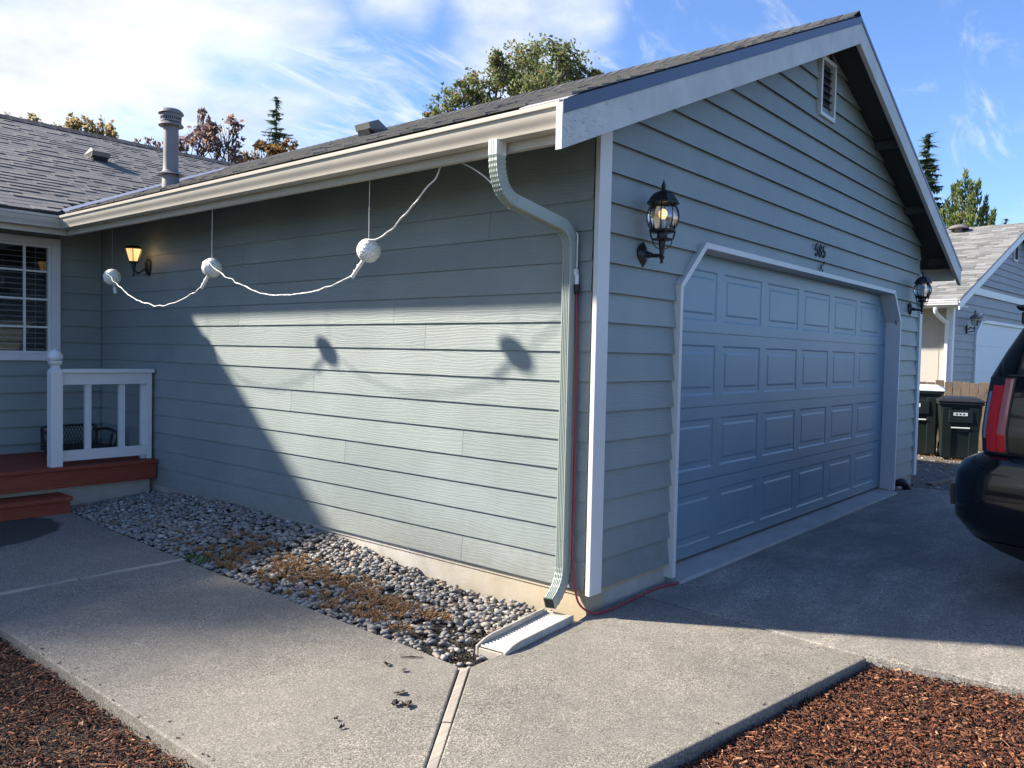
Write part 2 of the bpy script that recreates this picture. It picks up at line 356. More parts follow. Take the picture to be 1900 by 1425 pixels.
# ------------------------------------------------------------------ mesh helpers
class MB:
    def __init__(s): s.v = []; s.f = []
    def add(s, vs, fs):
        b = len(s.v); s.v += [tuple(v) for v in vs]; s.f += [tuple(i + b for i in f) for f in fs]; return s
    def hexa(s, p):   # 8 points: bottom loop 0-3, top loop 4-7
        return s.add(p, [(3, 2, 1, 0), (4, 5, 6, 7), (0, 1, 5, 4), (1, 2, 6, 5), (2, 3, 7, 6), (3, 0, 4, 7)])
    def box(s, a, b):
        x0, y0, z0 = [min(i, j) for i, j in zip(a, b)]; x1, y1, z1 = [max(i, j) for i, j in zip(a, b)]
        return s.hexa([(x0, y0, z0), (x1, y0, z0), (x1, y1, z0), (x0, y1, z0), (x0, y0, z1), (x1, y0, z1), (x1, y1, z1), (x0, y1, z1)])
    def prism(s, poly, z0, z1):
        n = len(poly)
        g = (lambda z, p: z(p) if callable(z) else z)
        vs = [(x, y, g(z0, (x, y))) for x, y in poly] + [(x, y, g(z1, (x, y))) for x, y in poly]
        a = sum(poly[i][0]*poly[(i+1) % n][1] - poly[(i+1) % n][0]*poly[i][1] for i in range(n))
        fs = [tuple(range(n-1, -1, -1)), tuple(range(n, 2*n))] + [(i, (i+1) % n, n+(i+1) % n, n+i) for i in range(n)]
        if a < 0: fs = [tuple(reversed(f)) for f in fs]
        return s.add(vs, fs)
    def extrude(s, prof, f0, f1):   # profile points mapped by f0, f1 to 3d, closed
        n = len(prof)
        vs = [f0(*p) for p in prof] + [f1(*p) for p in prof]
        return s.add(vs, [tuple(range(n-1, -1, -1)), tuple(range(n, 2*n))] + [(i, (i+1) % n, n+(i+1) % n, n+i) for i in range(n)])
    def tube(s, pts, r, seg=8, cap=True):
        pts = [Vector(p) for p in pts]; n = len(pts); rr = r if isinstance(r, (list, tuple)) else [r]*n
        rings = []; ref = None
        for i, p in enumerate(pts):
            t = (pts[min(i+1, n-1)] - pts[max(i-1, 0)]).normalized()
            if ref is None: ref = t.orthogonal().normalized()
            ref = (ref - t*ref.dot(t))
            ref = ref.normalized() if ref.length > 1e-6 else t.orthogonal().normalized()
            bn = t.cross(ref)
            rings.append([p + rr[i]*(cos(2*pi*k/seg)*ref + sin(2*pi*k/seg)*bn) for k in range(seg)])
        vs = [v for ring in rings for v in ring]
        fs = [(i*seg+k, i*seg+(k+1) % seg, (i+1)*seg+(k+1) % seg, (i+1)*seg+k) for i in range(n-1) for k in range(seg)]
        if cap: fs += [tuple(range(seg-1, -1, -1)), tuple(range((n-1)*seg, n*seg))]
        return s.add(vs, fs)
    def lathe(s, prof, c=(0, 0, 0), seg=20, sq=None, rot=None):   # (r,z) from the bottom up
        c = Vector(c); n = len(prof); vs = []
        for r_, z in prof:
            for k in range(seg):
                a = 2*pi*k/seg + (pi/seg if sq else 0); v = Vector((r_*cos(a), r_*sin(a), z))
                vs.append(c + (rot @ v if rot else v))
        fs = [(i*seg+k, i*seg+(k+1) % seg, (i+1)*seg+(k+1) % seg, (i+1)*seg+k) for i in range(n-1) for k in range(seg)]
        fs += [tuple(range(seg-1, -1, -1)), tuple(range((n-1)*seg, n*seg))]
        return s.add(vs, fs)
    def mesh(s, name, mat, smooth=None, off=None):
        me = bpy.data.meshes.new(name)
        me.from_pydata([tuple(Vector(v) - off) for v in s.v] if off is not None else s.v, [], s.f)
        me.materials.append(mat)
        if smooth is not None:
            me.polygons.foreach_set('use_smooth', [True]*len(me.polygons)); me.set_sharp_from_angle(angle=R(smooth))
        me.update(); return me

def put(name, me, parent=None, loc=None):
    o = bpy.data.objects.new(name, me); COL.objects.link(o)
    if parent is not None: o.parent = parent
    if loc is not None: o.location = loc
    return o
def tag(o, label=None, cat=None, group=None, kind=None):
    if label: o['label'] = label
    if cat: o['category'] = cat
    if group: o['group'] = group
    if kind: o['kind'] = kind
    return o
def thing(name, label, cat, loc=(0, 0, 0), rz=0, group=None):
    o = bpy.data.objects.new(name, None); COL.objects.link(o); o.location = loc; o.rotation_euler = (0, 0, rz); o.empty_display_size = .1
    return tag(o, label, cat, group)
def part(name, mb, mat, parent, smooth=None, bevel=0, world=True, label=None):
    """mesh child of a thing or part; with world=True its points are given in world space"""
    off = None
    if world:
        r = parent
        while r.parent: r = r.parent
        off = Vector(r.location) if max(map(abs, r.location)) > 0 else None
    o = put(name, mb.mesh(name, mat, smooth, off), parent)
    if bevel:
        b = o.modifiers.new('bevel', 'BEVEL'); b.width = bevel; b.segments = 2; b.limit_method = 'ANGLE'; b.angle_limit = R(40)
    if label: o['label'] = label
    return o
def solo(name, mb, mat, label, cat, smooth=None, bevel=0, group=None, loc=(0, 0, 0)):
    o = put(name, mb.mesh(name, mat, smooth, Vector(loc)), None, loc); tag(o, label, cat, group)
    if bevel:
        b = o.modifiers.new('bevel', 'BEVEL'); b.width = bevel; b.segments = 2; b.limit_method = 'ANGLE'; b.angle_limit = R(40)
    return o
def struct(name, mb, mat, smooth=None, parent=None):
    o = put(name, mb.mesh(name, mat, smooth), parent)
    if parent is None: o['kind'] = 'structure'
    return o
def copy_tree(o, parent=None):
    c = o.copy(); COL.objects.link(c)
    if parent is not None: c.parent = parent
    for ch in o.children: copy_tree(ch, c)
    return c
def catmull(pts, n=8):
    P = [Vector(p) for p in pts]; out = []
    for i in range(len(P)-1):
        a, b, c, d = P[max(i-1, 0)], P[i], P[i+1], P[min(i+2, len(P)-1)]
        for k in range(n):
            t = k/n; out.append(.5*((2*b) + (c-a)*t + (2*a-5*b+4*c-d)*t*t + (3*b-a-3*c+d)*t**3))
    return out + [P[-1]]

# ================================================================== THE HOUSE
L = 6.598; WID = 7.166; EXP = .1778
SLP = .4167
XR, YR = 3.585, 10.70                                    # ridge lines
def zg(x): return 2.785 + SLP*((x if x < XR else 2*XR - x) + .76)     # garage roof top
def zm(y): return 2.785 + SLP*((y if y < YR else 2*YR - y) - 5.838)   # main roof top
house = thing('house', 'sage green house with a big gabled garage in front', 'house')

# walls behind the siding
b = MB().box((.004, .004, .10), (.10, L, 2.95)); part('wall', b, M_FOUND, house)
part('wall', MB().box((-1.96, L+.004, 2.64), (-.44, L+.10, 2.95)), M_FRONT, house)
def wallpoly(poly): return MB().extrude(poly, lambda x, z: (x, .22, z), lambda x, z: (x, .004, z))
for poly in ([(.101, .10), (.96, .10), (.96, 2.02), (.101, 2.02)], [(6.17, .10), (WID, .10), (WID, 2.02), (6.17, 2.02)],
             [(.101, 2.02), (.96, 2.02), (1.30, 2.35), (.101, 2.35)], [(6.17, 2.02), (WID, 2.02), (WID, 2.35), (5.9, 2.35)],
             [(.101, 2.35), (WID, 2.35), (WID, zg(WID)-.15), (XR, zg(XR)-.15), (.101, zg(.1)-.15)]):
    part('wall', wallpoly(poly), M_FOUND, house)
part('wall', MB().box((WID-.1, .23, .1), (WID, L, 2.72)), M_FRONT, house)
part('wall', MB().box((-9, L+.004, .1), (-1.96, L+.10, 2.95)), M_FRONT, house)
part('wall', MB().box((-1.96, L+.004, .1), (-.44, L+.10, 1.37)), M_FRONT, house)
part('wall', MB().box((-.44, L+.004, .1), (.003, L+.10, 2.95)), M_FRONT, house)
part('wall', MB().box((-9, 14.7, .1), (8, 14.8, 2.66)), M_FRONT, house)
# foundation
for a, c in (((.012, .012, -.4), (.2, L, .155)), ((.2015, .012, -.4), (.95, .2, .155)), ((6.2, .012, -.4), (WID-.01, .2, .155)), ((-9, L+.012, -.4), (.008, L+.2, .155))):
    part('foundation', MB().box(a, c), M_FOUND if a[1] < .02 and c[1] > 6 else M_FOUNDP, house)

def lap(mbf, u0b, u1b, u0t, u1t, z):
    lip = .0175 if mbf is SIDE else .0320
    """one lap board: mbf maps (along, out, up) to 3d"""
    zt = z + EXP + .022
    p = [mbf(u0b, lip, z), mbf(u1b, lip, z), mbf(u1b, .0065, z+.014), mbf(u0b, .0065, z+.014),
         mbf(u0t, .0045, zt), mbf(u1t, .0045, zt), mbf(u1t, .0005, zt), mbf(u0t, .0005, zt)]
    return p
def add_board(mbf, u0, u1, z, mat, flip=False, u0t=None, u1t=None):
    p = lap(mbf, u0, u1, u0 if u0t is None else u0t, u1 if u1t is None else u1t, z)
    b = MB().hexa(p)
    if flip: b.f = [tuple(reversed(f)) for f in b.f]
    part('siding_board', b, mat, house)
SIDE = lambda u, o, z: (-o, u, z)
FRONT = lambda u, o, z: (u, -o, z)
MAIN = lambda u, o, z: (u, L - o, z)
Z0 = .138
random.seed(5)
for k in range(16):                                       # side wall, boards butt at staggered joints
    z = Z0 + k*EXP; js = [uni(.9, 5.4)] if k % 3 else sorted([uni(.8, 2.8), uni(3.2, 5.6)])
    if k == 0: js = [1.02, 4.6]
    ys = [.012] + js + [L - .001]
    for a, c in zip(ys[:-1], ys[1:]): add_board(SIDE, a + .0012, c - .0012, z, M_SIDE)
RK = lambda x: zg(x) - .125
for k in range(26):                                       # front wall
    z = Z0 + k*EXP; zt = z + EXP + .022
    xl, xr = .088, WID - .088
    def lim(zz):                                          # where the sloping soffit cuts the board
        d = (zz - (2.785 - .125))/SLP - .76
        return max(xl, d), min(xr, 2*XR - d)
    l0, r0 = lim(z); l1, r1 = lim(zt)
    if r0 - l0 < .05: break
    if r1 < l1: l1 = r1 = XR
    if z < 2.34:
        def cl(zz): return .945 if zz < 2.02 else .945 + (zz-2.02)*1.06
        def cr(zz): return 6.180 if zz < 2.02 else 6.180 - (zz-2.02)*.86
        a, c, d, e = cl(z), cl(min(zt, 2.35)), cr(z), cr(min(zt, 2.35))
        if zt > 2.36:                                     # the course that is notched round the door header
            oo = lambda q: .0330 + (.0045-.0330)*(q-z)/(zt-z)
            zh_ = 2.338; ch, eh = cl(zh_), cr(zh_)
            pl = [(l0, z), (a, z), (ch, zh_), (eh, zh_), (d, z), (r0, z), (r1, zt), (l1, zt)]; n_ = len(pl)
            bb = MB(); bb.add([FRONT(x, oo(q), q) for x, q in pl] + [FRONT(x, .0002, q + .012) for x, q in pl], [tuple(range(n_)), tuple(range(2*n_-1, n_-1, -1))] + [(i, n_+i, n_+(i+1) % n_, (i+1) % n_) for i in range(n_)])
            part('siding_board', bb, M_FRONT, house)
        else:
            add_board(FRONT, l0, a, z, M_FRONT, True, l1, c); add_board(FRONT, d, r0, z, M_FRONT, True, e, r1)
    else:
        if 3.70 < z < 4.25 or z < 3.745 < zt:             # round the gable vent
            add_board(FRONT, l0, 3.41, z, M_FRONT, True, l1, 3.41); add_board(FRONT, 3.77, r0, z, M_FRONT, True, 3.77, r1)
            if z < 3.74: add_board(FRONT, 3.412, 3.768, z, M_FRONT, True)
        elif r0 - l0 > 4.9:
            j = uni(l0+1.5, r0-1.5)
            add_board(FRONT, l0, j-.001, z, M_FRONT, True, l1, j-.001); add_board(FRONT, j+.001, r0, z, M_FRONT, True, j+.001, r1)
        else: add_board(FRONT, l0, r0, z, M_FRONT, True, l1, r1)
for k in range(16):                                       # main wing wall round its window
    z = Z0 + k*EXP
    if z + .05 < 1.36 - EXP*.3: add_board(MAIN, -4.2, -.022, z, M_FRONT, True)
    else:
        add_board(MAIN, -.452, -.022, z, M_FRONT, True); add_board(MAIN, -4.2, -1.95, z, M_FRONT, True)
# corner trims
part('corner_trim', MB().box((-.036, -.044, .118), (.088, -.012, 2.96)), M_TRIM, house, bevel=.003)
part('corner_trim', MB().box((WID-.088, -.044, .118), (WID+.028, -.012, 2.64)), M_TRIM, house, bevel=.003)
part('corner_trim', MB().box((WID+.006, -.0115, .122), (WID+.028, .062, 2.6)), M_TRIM, house, bevel=.003)

# ---------------------------------------------------------------- roof
roof = part('roof', MB().box((0, 0, 0), (.01, .01, .01)), M_ROOFBASE, house)
bmr = MB()
TH = .11
def slab(pts, th=TH):       # pts counter-clockwise seen from above
    n = len(pts); b = MB()
    b.add([p for p in pts] + [(p[0], p[1], p[2]-th) for p in pts],
          [tuple(range(n)), tuple(range(2*n-1, n-1, -1))] + [(i, n+i, n+(i+1) % n, (i+1) % n) for i in range(n)])
    return b
YF = -.268; XE = -.635; YE = 5.963
G = lambda x, y: (x, y, zg(x)); Mm = lambda x, y: (x, y, zm(y))
vx = lambda y: y - 6.598
b = slab([G(XE, YF), G(XR, YF), G(XR, vx(0)*0 + XR + 6.598), G(XE, YE)])
c = slab([G(XR, YF), G(2*XR-XE, YF), G(2*XR-XE, YE), G(XR, XR+6.598)])
d = slab([Mm(-9, YE), Mm(XE, YE), Mm(XR, XR+6.598), Mm(2*XR-XE, YE), Mm(8.2, YE), Mm(8.2, YR), Mm(-9, YR)])
e = slab([Mm(-9, YR), Mm(8.2, YR), Mm(8.2, 2*YR-YE), Mm(-9, 2*YR-YE)])
for q in (b, c, d, e): bmr.add(q.v, q.f)
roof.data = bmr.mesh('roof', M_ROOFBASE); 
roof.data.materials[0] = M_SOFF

tabs = []    # (screen area, verts, faces)
stuff_sh = MB()
def shingle_slope(P, n, u_lo, u_hi, smax, e=.143, keep=None, w=(.10, .26), coll=tabs):
    """P(u, s, h) -> point; u_lo/u_hi(s) limits"""
    s = 0.0; k = 0
    while s < smax - .02:
        u = u_lo(s) - uni(0, .3); hi = u_hi(s); s2 = min(s + e*1.12, smax)
        while u < hi:
            wd = uni(*w); thick = .0065 if rnd() < .5 else .0145
            a, c = max(u, u_lo(s)), min(u + wd - .002, hi); a2, c2 = max(u, u_lo(s2)), min(u + wd - .002, u_hi(s2))
            u += wd
            if c - a < .02 or c2 - a2 < .005: continue
            j = uni(-.004, .004)
            v = [P(a, s+j, .0), P(c, s+j, .0), P(a, s+j, thick), P(c, s+j, thick), P(c2, s2, .0035), P(a2, s2, .0035)]
            f = [(0, 1, 3, 2), (2, 3, 4, 5), (1, 4, 3), (0, 2, 5)]
            coll.append((v, f))
        s += e; k += 1
CS = 1/sqrt(1+SLP*SLP)
def PG(u, s, h): x = XE - .02 + s*CS; return (x - h*SLP*CS, u, zg(x) + .004 + h*CS)
def PGr(u, s, h): x = 2*XR - XE + .02 - s*CS; return (x + h*SLP*CS, u, zg(x) + .004 + h*CS)
def PM(u, s, h): y = YE - .02 + s*CS; return (u, y - h*SLP*CS, zm(y) + .004 + h*CS)
SG = (XR - XE + .02)/CS; SM = (YR - YE + .02)/CS
random.seed(21)
shingle_slope(PG, None, lambda s: YF - .02, lambda s: XE - .02 + s*CS + 6.598 - .05, SG)
shingle_slope(PM, None, lambda s: -4.6, lambda s: min(XR, YE - .02 + s*CS - 6.598 - .05) if YE + s*CS < XR+6.598 else 5.2, SM)
rt_tabs = []
shingle_slope(PGr, None, lambda s: YF - .02, lambda s: 6.0, SG, w=(.28, .4), coll=rt_tabs)
def fix(v, f, up=Vector((0, 0, 1))):
    g = []
    cen = sum((Vector(p) for p in v), Vector())/len(v)
    for q in f:
        a, b_, c_ = [Vector(v[i]) for i in q[:3]]; nn = (b_-a).cross(c_-a); mid = sum((Vector(v[i]) for i in q), Vector())/len(q)
        g.append(q if nn.dot(mid-cen) >= 0 else tuple(reversed(q)))
    return g
def area(v):
    q = [px(v[i]) for i in (0, 1, 4, 5)]
    if any(t is None for t in q): return 0
    if not all(-40 < t[0] < 1940 and -40 < t[1] < 1460 for t in q): return 0
    return abs(sum(q[i][0]*q[(i+1) % 4][1] - q[(i+1) % 4][0]*q[i][1] for i in range(4)))/2
tabs.sort(key=lambda t: -area(t[0]))
for v, f in tabs[:300]:
    o = Vector(v[0]); me = bpy.data.meshes.new('shingle'); me.from_pydata([tuple(Vector(p)-o) for p in v], [], fix(v, f)); me.materials.append(M_SHING)
    put('shingle', me, roof, o)
for v, f in tabs[300:] : stuff_sh.add(v, fix(v, f))
for v, f in rt_tabs: stuff_sh.add(v, fix(v, f))
o = part('shingle_field', stuff_sh, M_SHING, roof); o['kind'] = 'stuff'
# ridge caps
def ridge(axis, lo, hi, step=.145):
    t = lo
    while t < hi:
        b = MB()
        for sgn in (-1, 1):
            if axis == 'y':
                p = lambda w, y, h: (XR + sgn*w, y, zg(XR) - w*SLP + h)
            else:
                p = lambda w, y, h: (y, YR + sgn*w, zm(YR) - w*SLP + h)
            q = [p(0, t, .040), p(.15, t, .014), p(.15, t+.2, .006), p(0, t+.2, .032), p(0, t, .052), p(.15, t, .026), p(.15, t+.2, .018), p(0, t+.2, .046)]
            b.hexa(q)
        bm = bmesh.new(); me = b.mesh('ridge_cap', M_RIDGE); bm.from_mesh(me); bmesh.ops.recalc_face_normals(bm, faces=bm.faces); bm.to_mesh(me); bm.free()
        put('ridge_cap', me, roof); t += step
ridge('y', YF-.03, 10.1); ridge('x', -4.2, 5.0, .2)
# valley metal
va = Vector((XE, YE, zg(XE)+.022)); vb = Vector((XR, XR+6.598, zg(XR)+.022))
b = MB(); d1 = Vector((.0, .07, .029)); d2 = Vector((.07, 0, .029))
b.add([va-Vector((0, 0, .004)), va+d1, vb+d1, vb-Vector((0, 0, .004)), va+d2, vb+d2], [(0, 3, 2, 1), (0, 4, 5, 3)])
part('valley_flashing', b, M_VALLEY, roof)

# barge boards, flashing, fascia, soffits
def sloped(x0, x1, y0, y1, top, dep):
    zt = lambda x: zg(x) + top
    return MB().hexa([(x0, y0, zt(x0)-dep), (x1, y0, zt(x1)-dep), (x1, y1, zt(x1)-dep), (x0, y1, zt(x0)-dep), (x0, y0, zt(x0)), (x1, y0, zt(x1)), (x1, y1, zt(x1)), (x0, y1, zt(x0))])
part('barge_board', sloped(-.76, XR-.001, -.31, -.27, -.016, .228), M_BARGE, house, bevel=.002)
part('barge_board', sloped(XR+.001, 2*XR+.76, -.31, -.27, -.016, .215), M_BARGE, house, bevel=.002)
part('rake_flashing', sloped(-.762, 1.9, -.3155, -.3105, -.004, .070), M_FLASH, house)
part('rake_flashing', sloped(1.903, XR, -.3155, -.3105, -.004, .066), M_FLASH, house)
part('rake_flashing', sloped(XR+.002, 2*XR+.762, -.3155, -.3105, -.004, .035), M_FLASH, house)
part('fascia_board', MB().box((-.60, -.268, 2.625), (-.565, YE+.02, 2.80)), M_FASC, house)
part('fascia_board', MB().box((2*XR+.565, -.268, 2.60), (2*XR+.60, YE, 2.80)), M_FASC, house)
part('fascia_board', MB().box((-9, 5.998, 2.625), (-.60, 6.033, 2.80)), M_FASC, house)
for x in (5.1, 6.3, 7.45, 1.2, 2.4):
    part('lookout_beam', MB().box((x-.02, -.268, zg(x)-.20), (x+.02, -.03, zg(x)-.118)), M_SOFF, house)
# gutters: K profile (out, up)
GP = [(0, .118), (0, 0), (.072, 0), (.079, .004), (.081, .014), (.083, .022), (.090, .036), (.099, .050), (.105, .066), (.108, .084), (.109, .094), (.121, .097), (.122, .104), (.122, .120), (.116, .122), (.112, .117), (.106, .112), (.102, .086), (.096, .062), (.082, .036), (.074, .012), (.068, .006), (.006, .006), (.006, .118)]
GZ = 2.672
def gutter_run(f0, f1, flip=False):
    b = MB().extrude(GP, f0, f1)
    if flip: b.f = [tuple(reversed(f)) for f in b.f]
    return b
gut = part('gutter', gutter_run(lambda o, u: (-.602-o, -.262, GZ+u), lambda o, u: (-.602-o, 5.996-o, GZ+u+.004)), M_GUT, house, smooth=35)
part('gutter', gutter_run(lambda o, u: (-.603-o, 5.997-o, GZ+u+.004), lambda o, u: (-9, 5.997-o, GZ+u)), M_GUT, house, smooth=35)
part('gutter_bracket', MB().box((-.735, -.268, 2.735), (-.70, -.262, 2.796)), M_GUT, house)
part('drip_edge', MB().add([(-.72, -.31, 2.80), (-.72, .0, 2.80), (-.63, .0, 2.842), (-.63, -.31, 2.842), (-.72, -.31, 2.796), (-.72, .0, 2.796)], [(0, 3, 2, 1), (0, 1, 5, 4)]), M_VALLEY, house)

# ---------------------------------------------------------------- garage door opening
def casing(poly, y0, y1, mat):
    return MB().extrude(poly, lambda x, z: (x, y1, z), lambda x, z: (x, y0, z))
Y0, Y1 = -.06, .112
part('door_jamb', casing([(.928, .04), (.966, .04), (.966, 2.004), (.930, 2.024)], Y0, Y1, M_TRIM), M_TRIM, house, bevel=.002)
part('door_jamb', casing([(6.160, .04), (6.196, .04), (6.196, 2.018), (6.160, 2.000)], Y0, Y1, M_TRIM), M_TRIM, house, bevel=.002)
part('door_jamb', casing([(.9305, 2.0255), (.967, 2.0055), (1.294, 2.305), (1.278, 2.346)], Y0, Y1, M_TRIM), M_TRIM, house, bevel=.002)
part('door_jamb', casing([(6.159, 2.0015), (6.1955, 2.0195), (5.918, 2.346), (5.895, 2.305)], Y0, Y1, M_TRIM), M_TRIM, house, bevel=.002)
part('door_header', casing([(1.2795, 2.347), (1.2955, 2.3055), (5.8935, 2.3055), (5.9165, 2.347)], Y0, Y1, M_TRIM), M_TRIMX, house, bevel=.002)
part('threshold', MB().prism([(.967, -.10), (6.159, -.10), (6.159, .30), (.967, .30)], -.1, lambda p: .022 if p[1] < 0 else .056), M_SILL, house, bevel=.006)
gd = part('garage_door', MB().box((.90, .112, .064), (6.25, .15, 2.40)), M_GDOOR, house)
ZB, ZP = .066, .5525
for i in range(4):
    zb = ZB + i*ZP; sec = MB()
    # frame of rails and stiles round six pressed panels
    xs = [1.085 + .8232*k for k in range(6)]; pw = .702; zp0, zp1 = zb + .088, zb + .462
    sec.box((.90, .100, zb+.003), (6.25, .1118, zp0)); sec.box((.90, .100, zp1), (6.25, .1118, zb+ZP-.003))
    ed = [.90] + [v for x in xs for v in (x, x+pw)] + [6.25]
    for a, c in zip(ed[0::2], ed[1::2]): sec.box((a, .100, zp0), (c, .1118, zp1))
    sobj = part('door_section', sec, M_GDOOR, gd)
    for x in xs:
        p = MB(); a0, c0, a1, c1 = x, zp0, x+pw, zp1
        def ring(i_, y): return [(a0+i_, y, c0+i_), (a1-i_, y, c0+i_), (a1-i_, y, c1-i_), (a0+i_, y, c1-i_)]
        rs = [ring(0, .1002), ring(.014, .1055), ring(.050, .1055), ring(.066, .1010), ring(.072, .1010)]
        vs = [q for r_ in rs for q in r_]; fs = []
        for k in range(4):
            for q in range(4): fs.append((k*4+q, k*4+(q+1) % 4, (k+1)*4+(q+1) % 4, (k+1)*4+q))
        fs.append((16, 17, 18, 19))
        p.add(vs, fs); part('door_panel', p, M_GDOOR, gd)
# gable vent
vt = part('gable_vent', MB().box((3.442, -.006, 3.777), (3.743, .0035, 4.233)), M_DARK, house)
for a, c in (((3.405, -.052, 3.74), (3.440, .05, 4.27)), ((3.745, -.052, 3.74), (3.780, .05, 4.27)), ((3.4405, -.052, 3.74), (3.7445, .05, 3.775)), ((3.4405, -.052, 4.235), (3.7445, .05, 4.27))):
    part('vent_frame', MB().box(a, c), M_TRIM, vt)
for k in range(7):
    z = 3.79 + k*.064
    part('louvre', MB().hexa([(3.442, -.030, z), (3.743, -.030, z), (3.743, .018, z+.040), (3.442, .018, z+.040), (3.442, -.030, z+.008), (3.743, -.030, z+.008), (3.743, .018, z+.048), (3.442, .018, z+.048)]), M_SOFF, vt)

# window of the main wing
wy = L - .022
win = part('window', MB().box((-1.95, L+.02, 1.36), (-.45, L+.03, 1.36+.001)), M_WHITEPL, house)
WX0, WX1, WZ0, WZ1 = -1.95, -.45, 1.36, 2.645
for (a, c) in (((WX0, WZ0), (WX1, WZ0+.075)), ((WX0, WZ1-.075), (WX1, WZ1)), ((WX0, WZ0+.0755), (WX0+.085, WZ1-.0755)), ((WX1-.085, WZ0+.0755), (WX1, WZ1-.0755))):
    part('window_frame', MB().box((a[0], L-.052, a[1]), (c[0], L+.09, c[1])), M_WHITEPL, win, bevel=.004)
for (a, c) in (((WX0+.086, WZ0+.076), (WX1-.086, WZ0+.10)), ((WX0+.086, WZ1-.10), (WX1-.086, WZ1-.076))):
    part('sash', MB().box((a[0], L-.03, a[1]), (c[0], L+.05, c[1])), M_WHITEPL, win, bevel=.003)
part('sash', MB().box((WX1-.112, L-.03, WZ0+.101), (WX1-.087, L+.05, WZ1-.101)), M_WHITEPL, win, bevel=.003)
part('pane', MB().box((WX0+.086, L+.005, WZ0+.10), (WX1-.112, L+.008, WZ1-.10)), M_GLASS, win)
for k in range(6):
    x = -.785 - .252*k
    if x > WX0+.15: part('muntin', MB().box((x-.011, L-.014, WZ0+.101), (x+.011, L+.004, WZ1-.101)), M_WHITEPL, win)
for z in (1.712, 2.003, 2.294):
    part('muntin', MB().box((WX0+.087, L-.0145, z-.010), (WX1-.113, L+.0035, z+.010)), M_WHITEPL, win)
for k in range(20):
    z = WZ0 + .115 + .0565*k
    part('blind_slat', MB().hexa([(WX0+.09, L+.055, z), (WX1-.115, L+.055, z), (WX1-.115, L+.095, z+.010), (WX0+.09, L+.095, z+.010), (WX0+.09, L+.055, z+.003), (WX1-.115, L+.055, z+.003), (WX1-.115, L+.095, z+.013), (WX0+.09, L+.095, z+.013)]), M_WHITEPL, win)
part('blind_cord', MB().tube([(-.66, L+.05, WZ0+.11), (-.66, L+.05, WZ1-.10)], .0022, 5), M_WHITEPL, win)
rm = MB()
rm.box((-2.2, L+2.4, .3), (-.2, L+2.45, 2.66)); rm.box((-2.25, L+.11, .3), (-2.2, L+2.4, 2.66)); rm.box((-.2, L+.11, .3), (-.15, L+2.4, 2.66)); rm.box((-2.2, L+.11, .28), (-.2, L+2.4, .3)); rm.box((-2.2, L+.11, 2.66), (-.2, L+2.4, 2.67))
part('room', rm, M_SOFF, house)

# flue pipe and roof vents
fx, fy = .20, 5.46; fz = zg(fx)
fl = part('flue_pipe', MB().lathe([(.088, fz-.08), (.083, fz+.10), (.076, fz+.12), (.074, fz+.30), (.074, fz+.58), (.072, fz+.60), (.072, fz+.70)], (fx, fy, 0), 24), M_FLUE, house, smooth=40)
part('storm_collar', MB().lathe([(.078, fz+.135), (.128, fz+.118), (.130, fz+.122), (.085, fz+.150), (.078, fz+.165)], (fx, fy, 0), 24), M_FLUE, fl, smooth=40)
part('cap_skirt', MB().lathe([(.074, fz+.645), (.120, fz+.615), (.124, fz+.622), (.100, fz+.652), (.074, fz+.658)], (fx, fy, 0), 28), M_FLUE, fl, smooth=40)
part('cap_band', MB().lathe([(.100, fz+.659), (.100, fz+.675), (.098, fz+.676), (.098, fz+.705), (.103, fz+.706), (.103, fz+.742)], (fx, fy, 0), 28), M_FLUE, fl, smooth=40)
b = MB()
for k in range(30):
    a = 2*pi*k/30; c_, s_ = cos(a), sin(a)
    b.hexa([(fx+.0975*c_-.0035*s_, fy+.0975*s_+.0035*c_, fz+.679), (fx+.0975*c_+.0035*s_, fy+.0975*s_-.0035*c_, fz+.679), (fx+.1005*c_+.0035*s_, fy+.1005*s_-.0035*c_, fz+.679), (fx+.1005*c_-.0035*s_, fy+.1005*s_+.0035*c_, fz+.679),
            (fx+.0975*c_-.0035*s_, fy+.0975*s_+.0035*c_, fz+.703), (fx+.0975*c_+.0035*s_, fy+.0975*s_-.0035*c_, fz+.703), (fx+.1005*c_+.0035*s_, fy+.1005*s_-.0035*c_, fz+.703), (fx+.1005*c_-.0035*s_, fy+.1005*s_+.0035*c_, fz+.703)])
part('cap_slots', b, M_DARK, fl)
part('cap_dome', MB().lathe([(.100, fz+.743), (.122, fz+.738), (.125, fz+.744), (.112, fz+.768), (.085, fz+.788), (.03, fz+.797), (.001, fz+.798)], (fx, fy, 0), 28), M_FLUE, fl, smooth=50)
